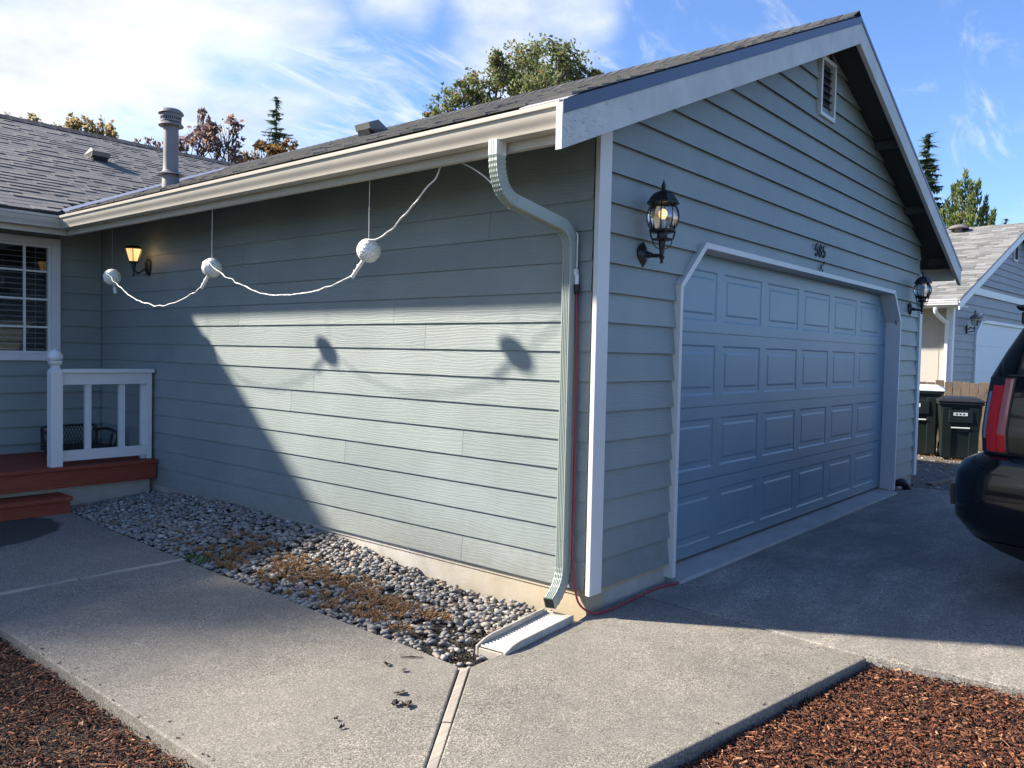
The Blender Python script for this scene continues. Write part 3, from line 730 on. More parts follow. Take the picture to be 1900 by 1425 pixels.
def roof_vent(P, w, d, h):
    """hooded box on a slope: P(u, s, h) as for the shingles, local"""
    v = part('roof_vent', MB().hexa([P(-w, 0, .012), P(w, 0, .012), P(w, d, .012), P(-w, d, .012), P(-w, 0, .016), P(w, 0, .016), P(w, d, .016), P(-w, d, .016)]), M_VENT, house)
    b = MB(); q = .62*w
    b.add([P(-w, -.0, h*.55), P(w, 0, h*.55), P(w, 0, h), P(-w, 0, h), P(-q, d*.75, h), P(q, d*.75, h), P(w, d, .014), P(-w, d, .014), P(-w*.8, d*.35, .014), P(w*.8, d*.35, .014)],
          [(0, 1, 2, 3), (3, 2, 5, 4), (4, 5, 6, 7), (0, 3, 4, 7, 8), (2, 1, 9, 6, 5), (1, 0, 8, 9)])
    bm = bmesh.new(); me = b.mesh('vent_hood', M_VENT); bm.from_mesh(me); bmesh.ops.recalc_face_normals(bm, faces=bm.faces); bm.to_mesh(me); bm.free()
    put('vent_hood', me, v)
    part('vent_mouth', MB().hexa([P(-w*.8, -.004, .02), P(w*.8, -.004, .02), P(w*.8, d*.3, .02), P(-w*.8, d*.3, .02), P(-w*.8, -.004, h*.55), P(w*.8, -.004, h*.55), P(w*.8, d*.3, h*.55), P(-w*.8, d*.3, h*.55)]), M_DARK, v)
s0 = (8.80 - YE + .02)/CS
roof_vent(lambda u, s, h: PM(.90+u, s0+s, h), .12, .24, .14)
s1 = (2.35 - XE + .02)/CS
roof_vent(lambda u, s, h: PG(4.98 - u, s1+s, h), .13, .28, .155)

# ================================================================== wall lanterns (coach lights)
def lantern(loc, label, lit):
    t = thing('wall_lantern', label, 'wall lantern', loc, 0, 'black coach lanterns beside the garage door')
    P = lambda mb, n, mat, sm=40, par=None: part(n, mb, mat, par or t, smooth=sm, world=False)
    # back plate: a long eight sided shield on the wall, local y<0 is outwards
    pl = MB(); ring0 = [(.0, .079), (.036, .052), (.058, .022), (.060, -.012), (.040, -.045), (.0, -.083), (-.040, -.045), (-.060, -.012), (-.058, .022), (-.036, .052)]
    k = len(ring0); levels = [(0, 1.0), (-.010, 1.0), (-.024, .72), (-.034, .40)]
    vs = [(x*s_, y_, z*s_) for y_, s_ in levels for x, z in ring0]
    fs = [(i*k+j, i*k+(j+1) % k, (i+1)*k+(j+1) % k, (i+1)*k+j) for i in range(3) for j in range(k)] + [tuple(range(3*k, 4*k))]
    pl.add(vs, fs); P(pl, 'back_plate', M_LAMPBLK, 25)
    P(MB().tube(catmull([(0, -.02, 0), (0, -.05, -.004), (0, -.09, -.012), (0, -.142, -.014)], 6), [.026]*4 + [.019]*5 + [.013]*5 + [.012]*5, 10), 'arm', M_LAMPBLK)
    A = (0, -.142, 0)
    P(MB().lathe([(.001, -.064), (.010, -.061), (.011, -.052), (.007, -.046), (.013, -.034), (.018, -.024), (.012, -.016), (.014, .0), (.020, .040), (.022, .072), (.030, .078)], A, 16), 'stem', M_LAMPBLK)
    P(MB().lathe([(.030, .074), (.066, .080), (.070, .086), (.040, .092), (.034, .096), (.034, .122), (.070, .126), (.084, .132), (.086, .142), (.060, .146)], A, 8), 'gallery', M_LAMPBLK, 25)
    for q in range(4):
        a = pi/4 + q*pi/2
        P(MB().tube([(A[0]+r_*cos(a), A[1]+r_*sin(a), z) for r_, z in ((.062, .080), (.058, .058), (.040, .036), (.018, .026))], .0032, 6), 'scroll', M_LAMPBLK)
        P(MB().tube([(A[0]+r_*cos(a), A[1]+r_*sin(a), z) for r_, z in ((.066, .086), (.072, .104), (.078, .130))], .006, 6), 'strut', M_LAMPBLK)
    bul = lambda z: .066 + .032*sin(pi*min(1, max(0, (z-.140)/.165)))**.8
    zs = [.140 + .165*i/8 for i in range(9)]
    gp = MB(); seg = 8
    vs = [(A[0]+bul(z)*.97*cos(2*pi*q/seg+pi/8), A[1]+bul(z)*.97*sin(2*pi*q/seg+pi/8), z) for z in zs for q in range(seg)]
    gp.add(vs, [(i*seg+q, i*seg+(q+1) % seg, (i+1)*seg+(q+1) % seg, (i+1)*seg+q) for i in range(8) for q in range(seg)])
    P(gp, 'glass_shade', M_LGLASS, 30)
    for q in range(seg):
        a = 2*pi*q/seg + pi/8
        P(MB().tube([(A[0]+bul(z)*cos(a), A[1]+bul(z)*sin(a), z) for z in zs], .0042, 6), 'cage_rib', M_LAMPBLK)
    P(MB().lathe([(.072, .300), (.104, .302), (.100, .314), (.092, .320), (.084, .336), (.066, .360), (.040, .376), (.022, .382), (.016, .388)], A, 8), 'roof_cap', M_LAMPBLK, 22)
    P(MB().lathe([(.016, .386), (.009, .392), (.014, .404), (.015, .414), (.009, .428), (.004, .434), (.006, .440), (.003, .447), (.0005, .449)], A, 12), 'finial', M_LAMPBLK)
    P(MB().lathe([(.017, .146), (.017, .205), (.014, .207)], A, 14), 'candle_sleeve', M_CANDLE)
    P(MB().lathe([(.013, .2075), (.020, .218), (.0265, .232), (.0275, .246), (.023, .260), (.012, .270), (.001, .273)], A, 16), 'bulb', M_BULB if lit else M_CANDLE)
    return t
lantern((.482, -.022, 2.178), 'black cast lantern with a lit bulb left of the garage door', True)
lantern((6.645, -.022, 2.180), 'black cast lantern right of the garage door, bulb unlit', False)

# porch sconce on the side wall
sc0 = thing('porch_sconce', 'small lit black porch sconce with amber glass beside the window', 'wall light', (-.022, 5.47, 2.37))
def SP(mb, n, mat, sm=40): return part(n, mb, mat, sc0, smooth=sm, world=False)
rotx = Matrix.Rotation(-pi/2, 3, 'Y')
SP(MB().lathe([(.055, 0), (.055, .008), (.040, .022), (.018, .03)], (0, 0, -.03), 14, rot=Matrix.Rotation(-pi/2, 3, 'Y') @ Matrix.Diagonal((1.6, 1, 1))), 'back_plate', M_LAMPBLK)
SP(MB().tube(catmull([(-.02, 0, -.02), (-.06, 0, -.07), (-.11, 0, -.10), (-.15, 0, -.06), (-.152, 0, 0)], 6), .011, 8), 'arm', M_LAMPBLK)
SP(MB().lathe([(.001, -.145), (.010, -.13), (.008, -.10), (.018, -.05), (.022, -.01), (.045, .0), (.047, .012)], (-.152, 0, 0), 12), 'stem', M_LAMPBLK)
gl = MB(); q6 = 6
vs = [(-.152 + r_*cos(2*pi*k/q6), r_*sin(2*pi*k/q6), z) for r_, z in ((.045, .012), (.082, .132)) for k in range(q6)]
gl.add(vs, [(k, (k+1) % q6, q6+(k+1) % q6, q6+k) for k in range(q6)]); SP(gl, 'glass_shade', M_SCONCE, None)
for k in range(q6):
    a = 2*pi*k/q6
    SP(MB().tube([(-.152+.046*cos(a), .046*sin(a), .012), (-.152+.084*cos(a), .084*sin(a), .134)], .004, 6), 'cage_rib', M_LAMPBLK)
SP(MB().lathe([(.088, .134), (.090, .142), (.060, .162), (.020, .172), (.001, .174)], (-.152, 0, 0), 6), 'roof_cap', M_LAMPBLK, 20)
pl_ = bpy.data.lights.new('sconce_bulb', 'POINT'); pl_.energy = .10; pl_.color = (1, .6, .25); pl_.shadow_soft_size = .03
po = bpy.data.objects.new('sconce_bulb', pl_); COL.objects.link(po); po.parent = sc0; po.location = (-.10, -.105, .09)

# house number
hn = thing('house_number', 'black metal house number 585 with a small scroll above the garage door', 'house number', (3.575, -.026, 2.54))
def digit_strokes(ch):
    if ch == '5': return [[(.030, .105), (-.016, .102), (-.022, .054), (-.004, .064), (.018, .056), (.026, .034), (.018, .012), (-.004, .0), (-.026, .008), (-.030, .020)]]
    if ch == '8': return [[(0, .056), (-.020, .070), (-.020, .092), (0, .106), (.020, .092), (.020, .070), (0, .056), (-.027, .036), (-.026, .012), (0, 0), (.026, .012), (.027, .036), (0, .056)]]
for i, ch in enumerate('585'):
    cx_ = (i-1)*.094
    for st in digit_strokes(ch):
        P_ = catmull([(cx_ + x, -.006, z - .053) for x, z in st], 4)
        part('digit', MB().tube(P_, .0070, 8), M_LAMPBLK, hn, smooth=60, world=False)
sw = catmull([(.105, -.007, -.085), (.085, -.007, -.120), (.045, -.007, -.120), (.035, -.007, -.155), (.070, -.007, -.165), (.055, -.007, -.205), (.020, -.007, -.190)], 6)
part('scroll', MB().tube(sw, .0055, 6), M_LAMPBLK, hn, smooth=60, world=False)
sw = catmull([(.045, -.007, -.125), (.010, -.007, -.150), (-.012, -.007, -.185), (-.006, -.007, -.205)], 6)
part('scroll', MB().tube(sw, .0045, 6), M_LAMPBLK, hn, smooth=60, world=False)

# ================================================================== downspout
def sweep(path, prof, scale=None):
    """path: list of 3d points; prof: (a across y, b outward)"""
    n = len(path); b = MB(); k = len(prof); vs = []
    for i, p in enumerate(path):
        t = (Vector(path[min(i+1, n-1)]) - Vector(path[max(i-1, 0)])).normalized()
        s_ = Vector((0, 1, 0)); s_ = (s_ - t*s_.dot(t)).normalized(); nn = s_.cross(t); sc_ = scale[i] if scale else 1
        vs += [Vector(p) + s_*a*sc_ + nn*o_*sc_ for a, o_ in prof]
    fs = [(i*k+j, i*k+(j+1) % k, (i+1)*k+(j+1) % k, (i+1)*k+j) for i in range(n-1) for j in range(k)]
    fs += [tuple(range(k-1, -1, -1)), tuple(range((n-1)*k, n*k))]
    b.add(vs, fs)
    bm = bmesh.new(); 
    me = bpy.data.meshes.new('tmp'); me.from_pydata([tuple(v) for v in b.v], [], b.f); bm.from_mesh(me); bmesh.ops.recalc_face_normals(bm, faces=bm.faces)
    bm.verts.ensure_lookup_table(); r = MB(); r.v = [tuple(v.co) for v in bm.verts]; r.f = [tuple(v.index for v in f.verts) for f in bm.faces]; bm.free(); bpy.data.meshes.remove(me)
    return r
A_, B_ = .035, .036
prof = [(-A_, -B_), (-A_, B_-.008), (-A_+.006, B_)]
for g in (-.018, -.006, .006, .018): prof += [(g-.0035, B_), (g-.0015, B_-.005), (g+.0015, B_-.005), (g+.0035, B_)]
prof += [(A_-.006, B_), (A_, B_-.008), (A_, -B_)]
ds = thing('downspout', 'sage ribbed downspout running from the gutter to the white splash block', 'downspout', (-.06, .14, 0))
part('outlet', sweep([(-.655, .205, 2.68), (-.655, .205, 2.60)], [(a*1.0, o_*1.02) for a, o_ in prof]), M_DOWNTOP, ds, smooth=25)
def bend(p0, p1, p2, n=12, wr=.075):
    P0, P1, P2 = Vector(p0), Vector(p1), Vector(p2); pts = []; scl = []
    for i in range(n+1):
        t = i/n; pts.append((1-t)**2*P0 + 2*t*(1-t)*P1 + t*t*P2); scl.append(1.0 - (wr if i % 2 and 0 < i < n else 0))
    return pts, scl
e1p, e1s = bend((-.655, .205, 2.60), (-.655, .205, 2.40), (-.52, .19, 2.372), 26)
part('elbow', sweep(e1p, prof, e1s), M_DOWN, ds)
part('cross_pipe', sweep([(-.53, .191, 2.374), (-.15, .155, 2.297)], [(a*.97, o_*.97) for a, o_ in prof]), M_DOWN, ds, smooth=25)
e2p, e2s = bend((-.17, .157, 2.301), (-.060, .142, 2.278), (-.060, .14, 2.16), 22)
part('elbow', sweep(e2p, prof, e2s), M_DOWN, ds)
part('down_pipe', sweep([(-.060, .14, 2.17), (-.060, .14, .27)], [(a*.97, o_*.97) for a, o_ in prof]), M_DOWN, ds, smooth=25)
e3p, e3s = bend((-.060, .14, .29), (-.060, .14, .145), (-.215, .115, .088), 14)
part('elbow', sweep(e3p, prof, e3s), M_DOWN, ds)
t3 = (Vector(e3p[-1])-Vector(e3p[-2])).normalized(); q0 = Vector(e3p[-1]) + t3*.001
part('pipe_mouth', sweep([q0, q0 + t3*.001], [(a*.86, o_*.86) for a, o_ in prof]), M_DARK, ds)
for z in (1.995, .44): part('pipe_strap', sweep([(-.060, .14, z), (-.060, .14, z-.004)], [(a*1.03, o_*1.03) for a, o_ in prof]), M_DOWN, ds)

# splash block
sb = thing('splash_block', 'white ribbed plastic splash block under the downspout outlet', 'splash block', (-.5, .06, .0))
ca, cb = Vector((-.175, .078, 0)), Vector((-.845, .012, 0))      # rear and front middle
ax = (cb-ca).normalized(); sd_ = Vector((-ax.y, ax.x, 0))
def SBp(t, w, z): q = ca + (cb-ca)*t + sd_*w; return (q.x, q.y, z)
def hw(t): return .106 - .010*t
zr = lambda t: .009 - .004*t
pts = MB(); nS = 26; rows = []
for i in range(nS*3+1):
    t = i/(nS*3); ribz = .007*(1 if i % 3 == 0 else 0)
    pts.v += [SBp(t, -hw(t)+.018, zr(t)+ribz), SBp(t, hw(t)-.018, zr(t)+ribz)]
for i in range(nS*3): pts.f.append((2*i, 2*i+2, 2*i+3, 2*i+1))
part('ribbed_tray', pts, M_SPLASH, sb, bevel=0)
ty = [SBp(0, -.085, 0)[:2], SBp(1, -.075, 0)[:2], SBp(1, .075, 0)[:2], SBp(0, .085, 0)[:2]]
part('tray_body', MB().prism(ty, -.08, lambda p: .0060 - .004*(p[0] + .175)/(-.67)), M_SPLASH, sb, bevel=.003)
part('rear_lip', MB().prism([SBp(-.012, -.090, 0)[:2], SBp(.004, -.090, 0)[:2], SBp(.004, .090, 0)[:2], SBp(-.012, .090, 0)[:2]], -.06, .030), M_SPLASH, sb, bevel=.004)
for sg in (-1, 1):
    b = MB(); N = 10; vs = []
    for i in range(N+1):
        t = i/N; hgt = .032 if t < .86 else .032 - (t-.86)/.14*.026
        for w, z in ((hw(t)-.018, -.06), (hw(t), -.06), (hw(t), zr(t)+hgt), (hw(t)-.014, zr(t)+hgt)): vs.append(SBp(t, sg*w, z))
    b.add(vs, [(i*4+j, i*4+(j+1) % 4, (i+1)*4+(j+1) % 4, (i+1)*4+j) for i in range(N) for j in range(4)] + [(3, 2, 1, 0), (N*4, N*4+1, N*4+2, N*4+3)])
    bm = bmesh.new(); me = b.mesh('side_rim', M_SPLASH, off=Vector(sb.location)); bm.from_mesh(me); bmesh.ops.recalc_face_normals(bm, faces=bm.faces); bm.to_mesh(me); bm.free()
    o = put('side_rim', me, sb); bv = o.modifiers.new('bevel', 'BEVEL'); bv.width = .004; bv.segments = 2

# ================================================================== porch deck, step, railing
dk = thing('porch_deck', 'low red stained wooden porch deck with one step', 'porch', (-1.2, 5.9, 0))
random.seed(3)
ys = 5.235; k = 0
while ys < 6.55:
    part('deck_board', MB().box((-2.9, ys, .365), (-.028, min(ys+.138, 6.575), .400 + uni(-.001, .001))), M_DECK, dk, bevel=.006); ys += .143
part('rim_board', MB().box((-2.9, 5.268, .205), (-.032, 5.306, .3645)), M_DECK, dk, bevel=.003)
part('skirt_panel', MB().box((-2.9, 5.40, -.05), (-.035, 5.46, .30)), M_FOUNDP, dk)
part('step_board', MB().box((-2.9, 5.060, .112), (-.905, 5.205, .152)), M_DECK, dk, bevel=.006)
part('step_board', MB().box((-2.9, 5.210, .112), (-.905, 5.395, .152)), M_DECK, dk, bevel=.006)
part('step_riser', MB().box((-2.9, 5.092, -.01), (-.915, 5.130, .1115)), M_DECK, dk, bevel=.003)
part('step_side', MB().box((-.953, 5.131, -.01), (-.915, 5.39, .1115)), M_DECK, dk, bevel=.003)
rl = thing('porch_railing', 'short white wooden porch railing with a ball top newel post', 'railing', (-.5, 5.37, .4))
nw = MB().lathe([(.072, .398), (.072, 1.275), (.066, 1.292), (.046, 1.318), (.042, 1.338), (.062, 1.352), (.068, 1.366), (.068, 1.384)], (-.953, 5.345, 0), 4, sq=True)
nwo = part('newel_post', nw, M_WHITEPL, rl, bevel=.004)
part('finial', MB().lathe([(.050, 1.3845), (.066, 1.40), (.069, 1.420), (.062, 1.446), (.044, 1.470), (.020, 1.487), (.002, 1.493)], (-.953, 5.345, 0), 20), M_WHITEPL, nwo, smooth=50)
part('cap_rail', MB().box((-.902, 5.305, 1.270), (-.034, 5.425, 1.308)), M_WHITEPL, rl, bevel=.003)
part('top_rail', MB().box((-.902, 5.345, 1.158), (-.090, 5.385, 1.2695)), M_WHITEPL, rl, bevel=.003)
part('bottom_rail', MB().box((-.902, 5.345, .440), (-.090, 5.385, .540)), M_WHITEPL, rl, bevel=.003)
part('end_post', MB().box((-.132, 5.3855, .402), (-.042, 5.425, 1.2695)), M_WHITEPL, rl, bevel=.003)
part('end_post', MB().box((-.0895, 5.343, .402), (-.042, 5.385, 1.2695)), M_WHITEPL, rl, bevel=.003)
for x in (-.640, -.320): part('baluster', MB().box((x-.028, 5.3855, .445), (x+.028, 5.425, 1.262)), M_WHITEPL, rl, bevel=.002)
# basket chair in the corner
ch = thing('mesh_chair', 'dark metal mesh chair in the porch corner behind the railing', 'chair', (-.45, 6.1, .4))
def CP(mb, n, **k): return part(n, mb, M_WICK, ch, world=False, **k)
for x in (-.27, .27):
    for y in (-.18, .2): CP(MB().tube([(x*.9, y*.8, 0), (x, y, .22)], .012, 6), 'leg')
CP(MB().box((-.28, -.22, .05), (.28, .22, .09)), 'seat')
CP(MB().tube([(-.27, .20, .08), (-.27, .22, .27), (-.22, .23, .285), (.22, .23, .285), (.27, .22, .27), (.27, .20, .08)], .012, 6), 'back_frame')
b = MB()
for i in range(17):
    x = -.26 + i*.0325
    b.tube([(x, .20, .07), (min(.26, x+.10), .225, .28)], .0035, 4); b.tube([(x, .20, .07), (max(-.26, x-.10), .225, .28)], .0035, 4)
o = CP(b, 'back_mesh')
for s_ in (-1, 1): CP(MB().tube(catmull([(s_*.27, .2, .23), (s_*.30, .05, .25), (s_*.30, -.15, .235), (s_*.32, -.2, .19), (s_*.28, -.2, .08)], 5), .015, 6), 'arm_rest')

# ================================================================== globe lights and cords
GLB = [((-.52, 5.16, 2.180), 'leftmost crackled glass globe light, a loose white socket dangling below it'), ((-.52, 3.361, 2.176), 'middle crackled glass globe light hanging under the eave'), ((-.52, 1.42, 2.187), 'rightmost crackled glass globe light, nearest the downspout')]
bm = bmesh.new(); bmesh.ops.create_icosphere(bm, subdivisions=4, radius=.0775)
random.seed(8)
for v in bm.verts:
    q = v.co*75; v.co *= 1 + .025*mnoise.noise(q) + .020*uni(-1, 1)
gme = bpy.data.meshes.new('glass_globe'); bm.to_mesh(gme); bm.free(); gme.materials.append(M_BALL)
SOFZ = 2.772
for i, (p, lab) in enumerate(GLB):
    t = thing('globe_light', lab, 'globe light', p, 0, 'crackled globe lights hung along the eave')
    put('glass_globe', gme, t).rotation_euler = (i, i*2, i*.7)
    part('hanging_wire', MB().tube([(0, 0, .07), (.004, .006, SOFZ - p[2])], .0022, 5), M_CORDW if i else M_FLUE, t, world=False)
    if i == 0:
        part('socket', MB().tube([(.0, -.035, -.075), (.003, -.050, -.10)], .004, 6), M_CORDW, t, world=False)
        part('socket', MB().tube([(.003, -.048, -.098), (.005, -.062, -.155)], .0155, 10), M_DOWNTOP, t, smooth=40, world=False)
    else:
        part('connector', MB().tube([(0, .05, -.058), (0, .155 if i == 1 else .165, -.155 if i == 1 else -.165)], .013, 8), M_CORDW, t, smooth=40, world=False)
        for q in (.35, .7): part('connector_clip', MB().box((-.008, .05+.105*q+.012, -.058-.10*q-.004), (.008, .05+.105*q+.022, -.058-.10*q+.010)), M_CORDW, t, world=False)
def wig(pts, amp=.007, n=10, f=9):
    c = catmull(pts, n); out_ = []
    for i, p in enumerate(c):
        e = 1 if 0 < i < len(c)-1 else 0
        out_.append(p + e*amp*Vector((mnoise.noise(p*f), mnoise.noise(p*f+Vector((7, 3, 1))), 1.4*mnoise.noise(p*f+Vector((2, 9, 4))))))
    return catmull(out_, 2)
def sag(a, c, d, n=9, sk=0):
    a, c = Vector(a), Vector(c); return [a + (c-a)*t + Vector((0, 0, -d*4*t*(1-t)*(1+sk*(t-.5)))) for t in [i/n for i in range(n+1)]]
lc = thing('light_cord', 'twisted white cord swagging between the globe lights', 'cord', (-.52, 3, 2.0))
part('cord_run', MB().tube(wig(sag((-.585, 5.13, 2.225), (-.52, 3.515, 2.03), .225), .011, 10, 12), .0043, 6), M_CORDW, lc, smooth=60)
part('cord_run', MB().tube(wig(sag((-.590, 3.31, 2.215), (-.52, 1.585, 2.03), .19), .011, 10, 12), .0043, 6), M_CORDW, lc, smooth=60)
part('cord_run', MB().tube(wig([(-.56, 1.38, 2.245), (-.52, 1.24, 2.285), (-.52, 1.05, 2.41), (-.52, .88, 2.53), (-.52, .78, 2.62), (-.52, .72, 2.76)], .012, 10, 11), .0052, 6), M_CORDW, lc, smooth=60)
part('cord_run', MB().tube(wig([(-.52, .70, 2.76), (-.52, .66, 2.68), (-.50, .52, 2.60), (-.47, .36, 2.475), (-.42, .27, 2.395), (-.28, .245, 2.34), (-.12, .22, 2.30), (-.024, .19, 2.26)], .006), .0040, 6), M_CORDW, lc, smooth=60)
part('cord_run', MB().tube(wig([(-.024, .17, 2.235), (-.040, .115, 2.26), (-.046, .098, 2.235), (-.044, .099, 2.15), (-.044, .099, 2.03)], .002), .0042, 6), M_CORDW, lc, smooth=60)
part('plug', MB().box((-.062, .093, 2.005), (-.032, .119, 2.045)), M_CORDW, lc, bevel=.004)
part('plug', MB().tube([(-.045, .097, 2.012), (-.045, .097, 1.955)], .0135, 10), M_CORDW, lc, smooth=40)
ec = thing('extension_cord', 'red extension cord hanging beside the downspout and along the concrete', 'cord', (-.05, .09, 0))
part('socket_end', MB().lathe([(.009, 1.895), (.015, 1.905), (.0185, 1.925), (.0185, 1.953), (.014, 1.954)], (-.045, .097, 0), 12), M_BLK, ec, smooth=35)
cp = [(-.045, .097, 1.90), (-.043, .094, 1.7), (-.040, .09, 1.4), (-.040, .085, 1.0), (-.040, .08, .7), (-.043, .083, .45), (-.042, .075, .3), (-.046, .058, .17), (-.050, .02, .07), (-.01, -.045, .018), (.10, -.075, .012), (.25, -.07, .010), (.40, -.062, .010), (.6, -.048, .010), (.78, -.055, .010), (.95, -.085, .010), (.985, -.06, .012), (.97, -.02, .045)]
part('cord_run', MB().tube(catmull(cp, 8), .0062, 8), M_CORDR, ec, smooth=60)

# ================================================================== GROUND
struct('ground', MB().add([(-300, -300, -.16), (400, -300, -.16), (400, 400, -.16), (-300, 400, -.16)], [(0, 1, 2, 3)]), M_GRASS)
wk = struct('walkway', MB().box((-2.3, 2.80, -.14), (-1.2, 2.85, -.12)), M_SOIL)
part('concrete_slab', MB().prism([(-2.41, 2.862), (-1.022, 2.862), (-.955, 4.3), (-.893, 5.11), (-.93, 5.30), (-2.42, 5.30)], -.12, 0), M_WALK, wk, bevel=.008)
part('concrete_slab', MB().prism([(-2.41, -.985), (-1.105, -.012), (-1.098, .03), (-1.082, .35), (-1.075, .96), (-1.05, 1.57), (-1.045, 2.07), (-1.03, 2.792), (-2.41, 2.792)], -.12, 0), M_WALK, wk, bevel=.008)
part('concrete_slab', MB().prism([(-1.064, -.056), (-2.407, -1.030), (-1.33, -1.206), (.432, -1.468), (.548, -.06), (.55, -.005), (.0, -.005), (-.17, -.040), (-.80, -.048)], -.12, 0), M_WALK, wk, bevel=.008)
def stripbox(a, c, w, z0, z1):
    a, c = Vector((*a, 0)), Vector((*c, 0)); d_ = (c-a).normalized(); n_ = Vector((-d_.y, d_.x, 0))*w/2
    return MB().prism([tuple((a+n_)[:2]), tuple((c+n_)[:2]), tuple((c-n_)[:2]), tuple((a-n_)[:2])], z0, z1)
random.seed(4)
part('expansion_strip', stripbox((-2.41, 2.827), (-1.75, 2.830), .052, -.1, .005), M_STRIP, wk, bevel=.004)
part('expansion_strip', stripbox((-1.74, 2.825), (-1.022, 2.829), .049, -.1, .006), M_STRIP, wk, bevel=.004)
part('expansion_strip', stripbox((-1.087, -.037), (-1.56, -.384), .041, -.1, -.003), M_STRIP, wk, bevel=.004)
part('expansion_strip', stripbox((-1.565, -.388), (-2.39, -.993), .041, -.1, -.005), M_STRIP, wk, bevel=.004)
dr = struct('driveway', MB().prism([(.566, -.004), (.448, -1.47), (.535, -2.17), (.60, -14), (6.95, -14), (6.86, -.05), (6.2, -.004), (6.16, -.10), (.96, -.10), (.93, -.004)], -.12, .002), M_DRIVE)
bv = dr.modifiers.new('bevel', 'BEVEL'); bv.width = .006; bv.segments = 2; bv.limit_method = 'ANGLE'

# pebble bed
random.seed(31)
HW = [(-.3, -.05), (.5, -.04), (.8, -.066), (1.3, -.035), (1.86, .03), (2.5, .09), (3.1, .110), (3.95, .125), (4.7, .10), (5.3, .055), (5.6, .05)]
def lerp(tab, x):
    for (a, fa), (c, fc) in zip(tab[:-1], tab[1:]):
        if x <= c: return fa + (fc-fa)*max(0, (x-a)/(c-a))
    return tab[-1][1]
PE = [(-.06, -1.09), (.35, -1.075), (1.0, -1.07), (2.07, -1.04), (2.85, -1.02), (4.3, -.95), (5.2, -.885), (5.6, -.885)]   # path edge x at y
def zbed(x, y):
    e = lerp(PE, y); t = min(1, max(0, (x - e)/(-.02 - e)))
    lo = -.026 if y < .6 else -.026 + .018*min(1, (y-.6)/1.0)
    return lo + (lerp(HW, y) - lo)*t**1.2
bed = MB(); NX, NY = 14, 60
for j in range(NY+1):
    y = -.07 + (5.42+.07)*j/NY; e = lerp(PE, y) - .01
    for i in range(NX+1):
        x = e + (.02 - e)*i/NX; bed.v.append((x, y, zbed(x, y) - .022 + .010*mnoise.noise(Vector((x*9, y*9, 0)))))
for j in range(NY):
    for i in range(NX): a = j*(NX+1)+i; bed.f.append((a, a+1, a+NX+2, a+NX+1))
pb = struct('pebble_bed', bed, M_BEDSOIL, smooth=60)
peb = []
for k in range(7):
    bm = bmesh.new(); bmesh.ops.create_icosphere(bm, subdivisions=1, radius=1); bmesh.ops.subdivide_edges(bm, edges=[], cuts=0)
    bx, by, bz = 1.25*uni(.85, 1.25), uni(.8, 1.0), uni(.5, .8)
    for v in bm.verts:
        q = 1 + .16*mnoise.noise(v.co*1.3 + Vector((k*5, 0, 0))); v.co = Vector((v.co.x*bx*q, v.co.y*by*q, v.co.z*bz*q))
    me = bpy.data.meshes.new('pebble'); bm.to_mesh(me); bm.free(); me.materials.append(M_PEB); me.polygons.foreach_set('use_smooth', [True]*len(me.polygons)); peb.append(me)
stones = []
def weedy(x, y):     # dry weeds grow along the path side
    e = lerp(PE, y); t = (x - e)/(-.02 - e)
    return .55 < y < 3.0 and .05 < t < .62
for i in range(7400):
    y = uni(-.03, 5.36); e = lerp(PE, y); x = uni(e+.012, -.018)
    if y < .24 and x > -.82: continue
    if y < .24 and rnd() < .35: continue
    if y < .72 and x < -.62 and rnd() < .45: continue
    if weedy(x, y) and rnd() < .30: continue
    r_ = uni(.0115, .0235) * (1.3 if rnd() < .12 else 1)
    z = zbed(x, y) + uni(-.014, .012)
    if y < .5 and x < -.6: z -= .012
    stones.append((x, y, z, r_))
def sarea(s_):
    q = px(s_[:3])
    if q is None or not (0 < q[0] < 1900 and 0 < q[1] < 1425): return 0
    return (s_[3]*FPX/q[2])**2 * (1 if s_[2] > zbed(s_[0], s_[1]) - .006 else .3)
stones.sort(key=lambda s_: -sarea(s_))
mrest = MB()
for i, (x, y, z, r_) in enumerate(stones):
    rot = Matrix.Rotation(uni(0, 6.28), 4, 'Z') @ Matrix.Rotation(uni(-.5, .5), 4, 'X')
    if i < 300:
        o = put('pebble', peb[i % 7], pb, (x, y, z)); o.rotation_euler = rot.to_euler(); o.scale = (r_,)*3
    else:
        mt = Matrix.Translation((x, y, z)) @ rot @ Matrix.Scale(r_, 4); me = peb[i % 7]
        mrest.add([mt @ v.co for v in me.vertices], [tuple(p.vertices) for p in me.polygons])
o = put('pebble_mass', mrest.mesh('pebble_mass', M_PEB, 180), pb); o['kind'] = 'stuff'

cr = MB(); random.seed(66)
for i in range(900):
    y = uni(-.06, .55); e = lerp(PE, y); x = uni(e+.01, -.52 if y > .2 else -.80)
    r_ = uni(.003, .010); z = zbed(x, y) - .020 + uni(0, .012); mt = Matrix.Translation((x, y, z)) @ Matrix.Rotation(uni(0, 6.28), 4, 'Z') @ Matrix.Rotation(uni(-1, 1), 4, 'X') @ Matrix.Scale(r_, 4)
    cr.add([mt @ (Vector(v) + Vector((uni(-.3, .3), uni(-.3, .3), uni(-.3, .3)))) for v in ((1, 0, 0), (0, 1, 0), (-1, 0, 0), (0, -1, 0), (0, 0, 1), (0, 0, -1))], [(0, 1, 4), (1, 2, 4), (2, 3, 4), (3, 0, 4), (1, 0, 5), (2, 1, 5), (3, 2, 5), (0, 3, 5)])
o = put('soil_crumbs', cr.mesh('soil_crumbs', M_SOIL), pb); o['kind'] = 'stuff'
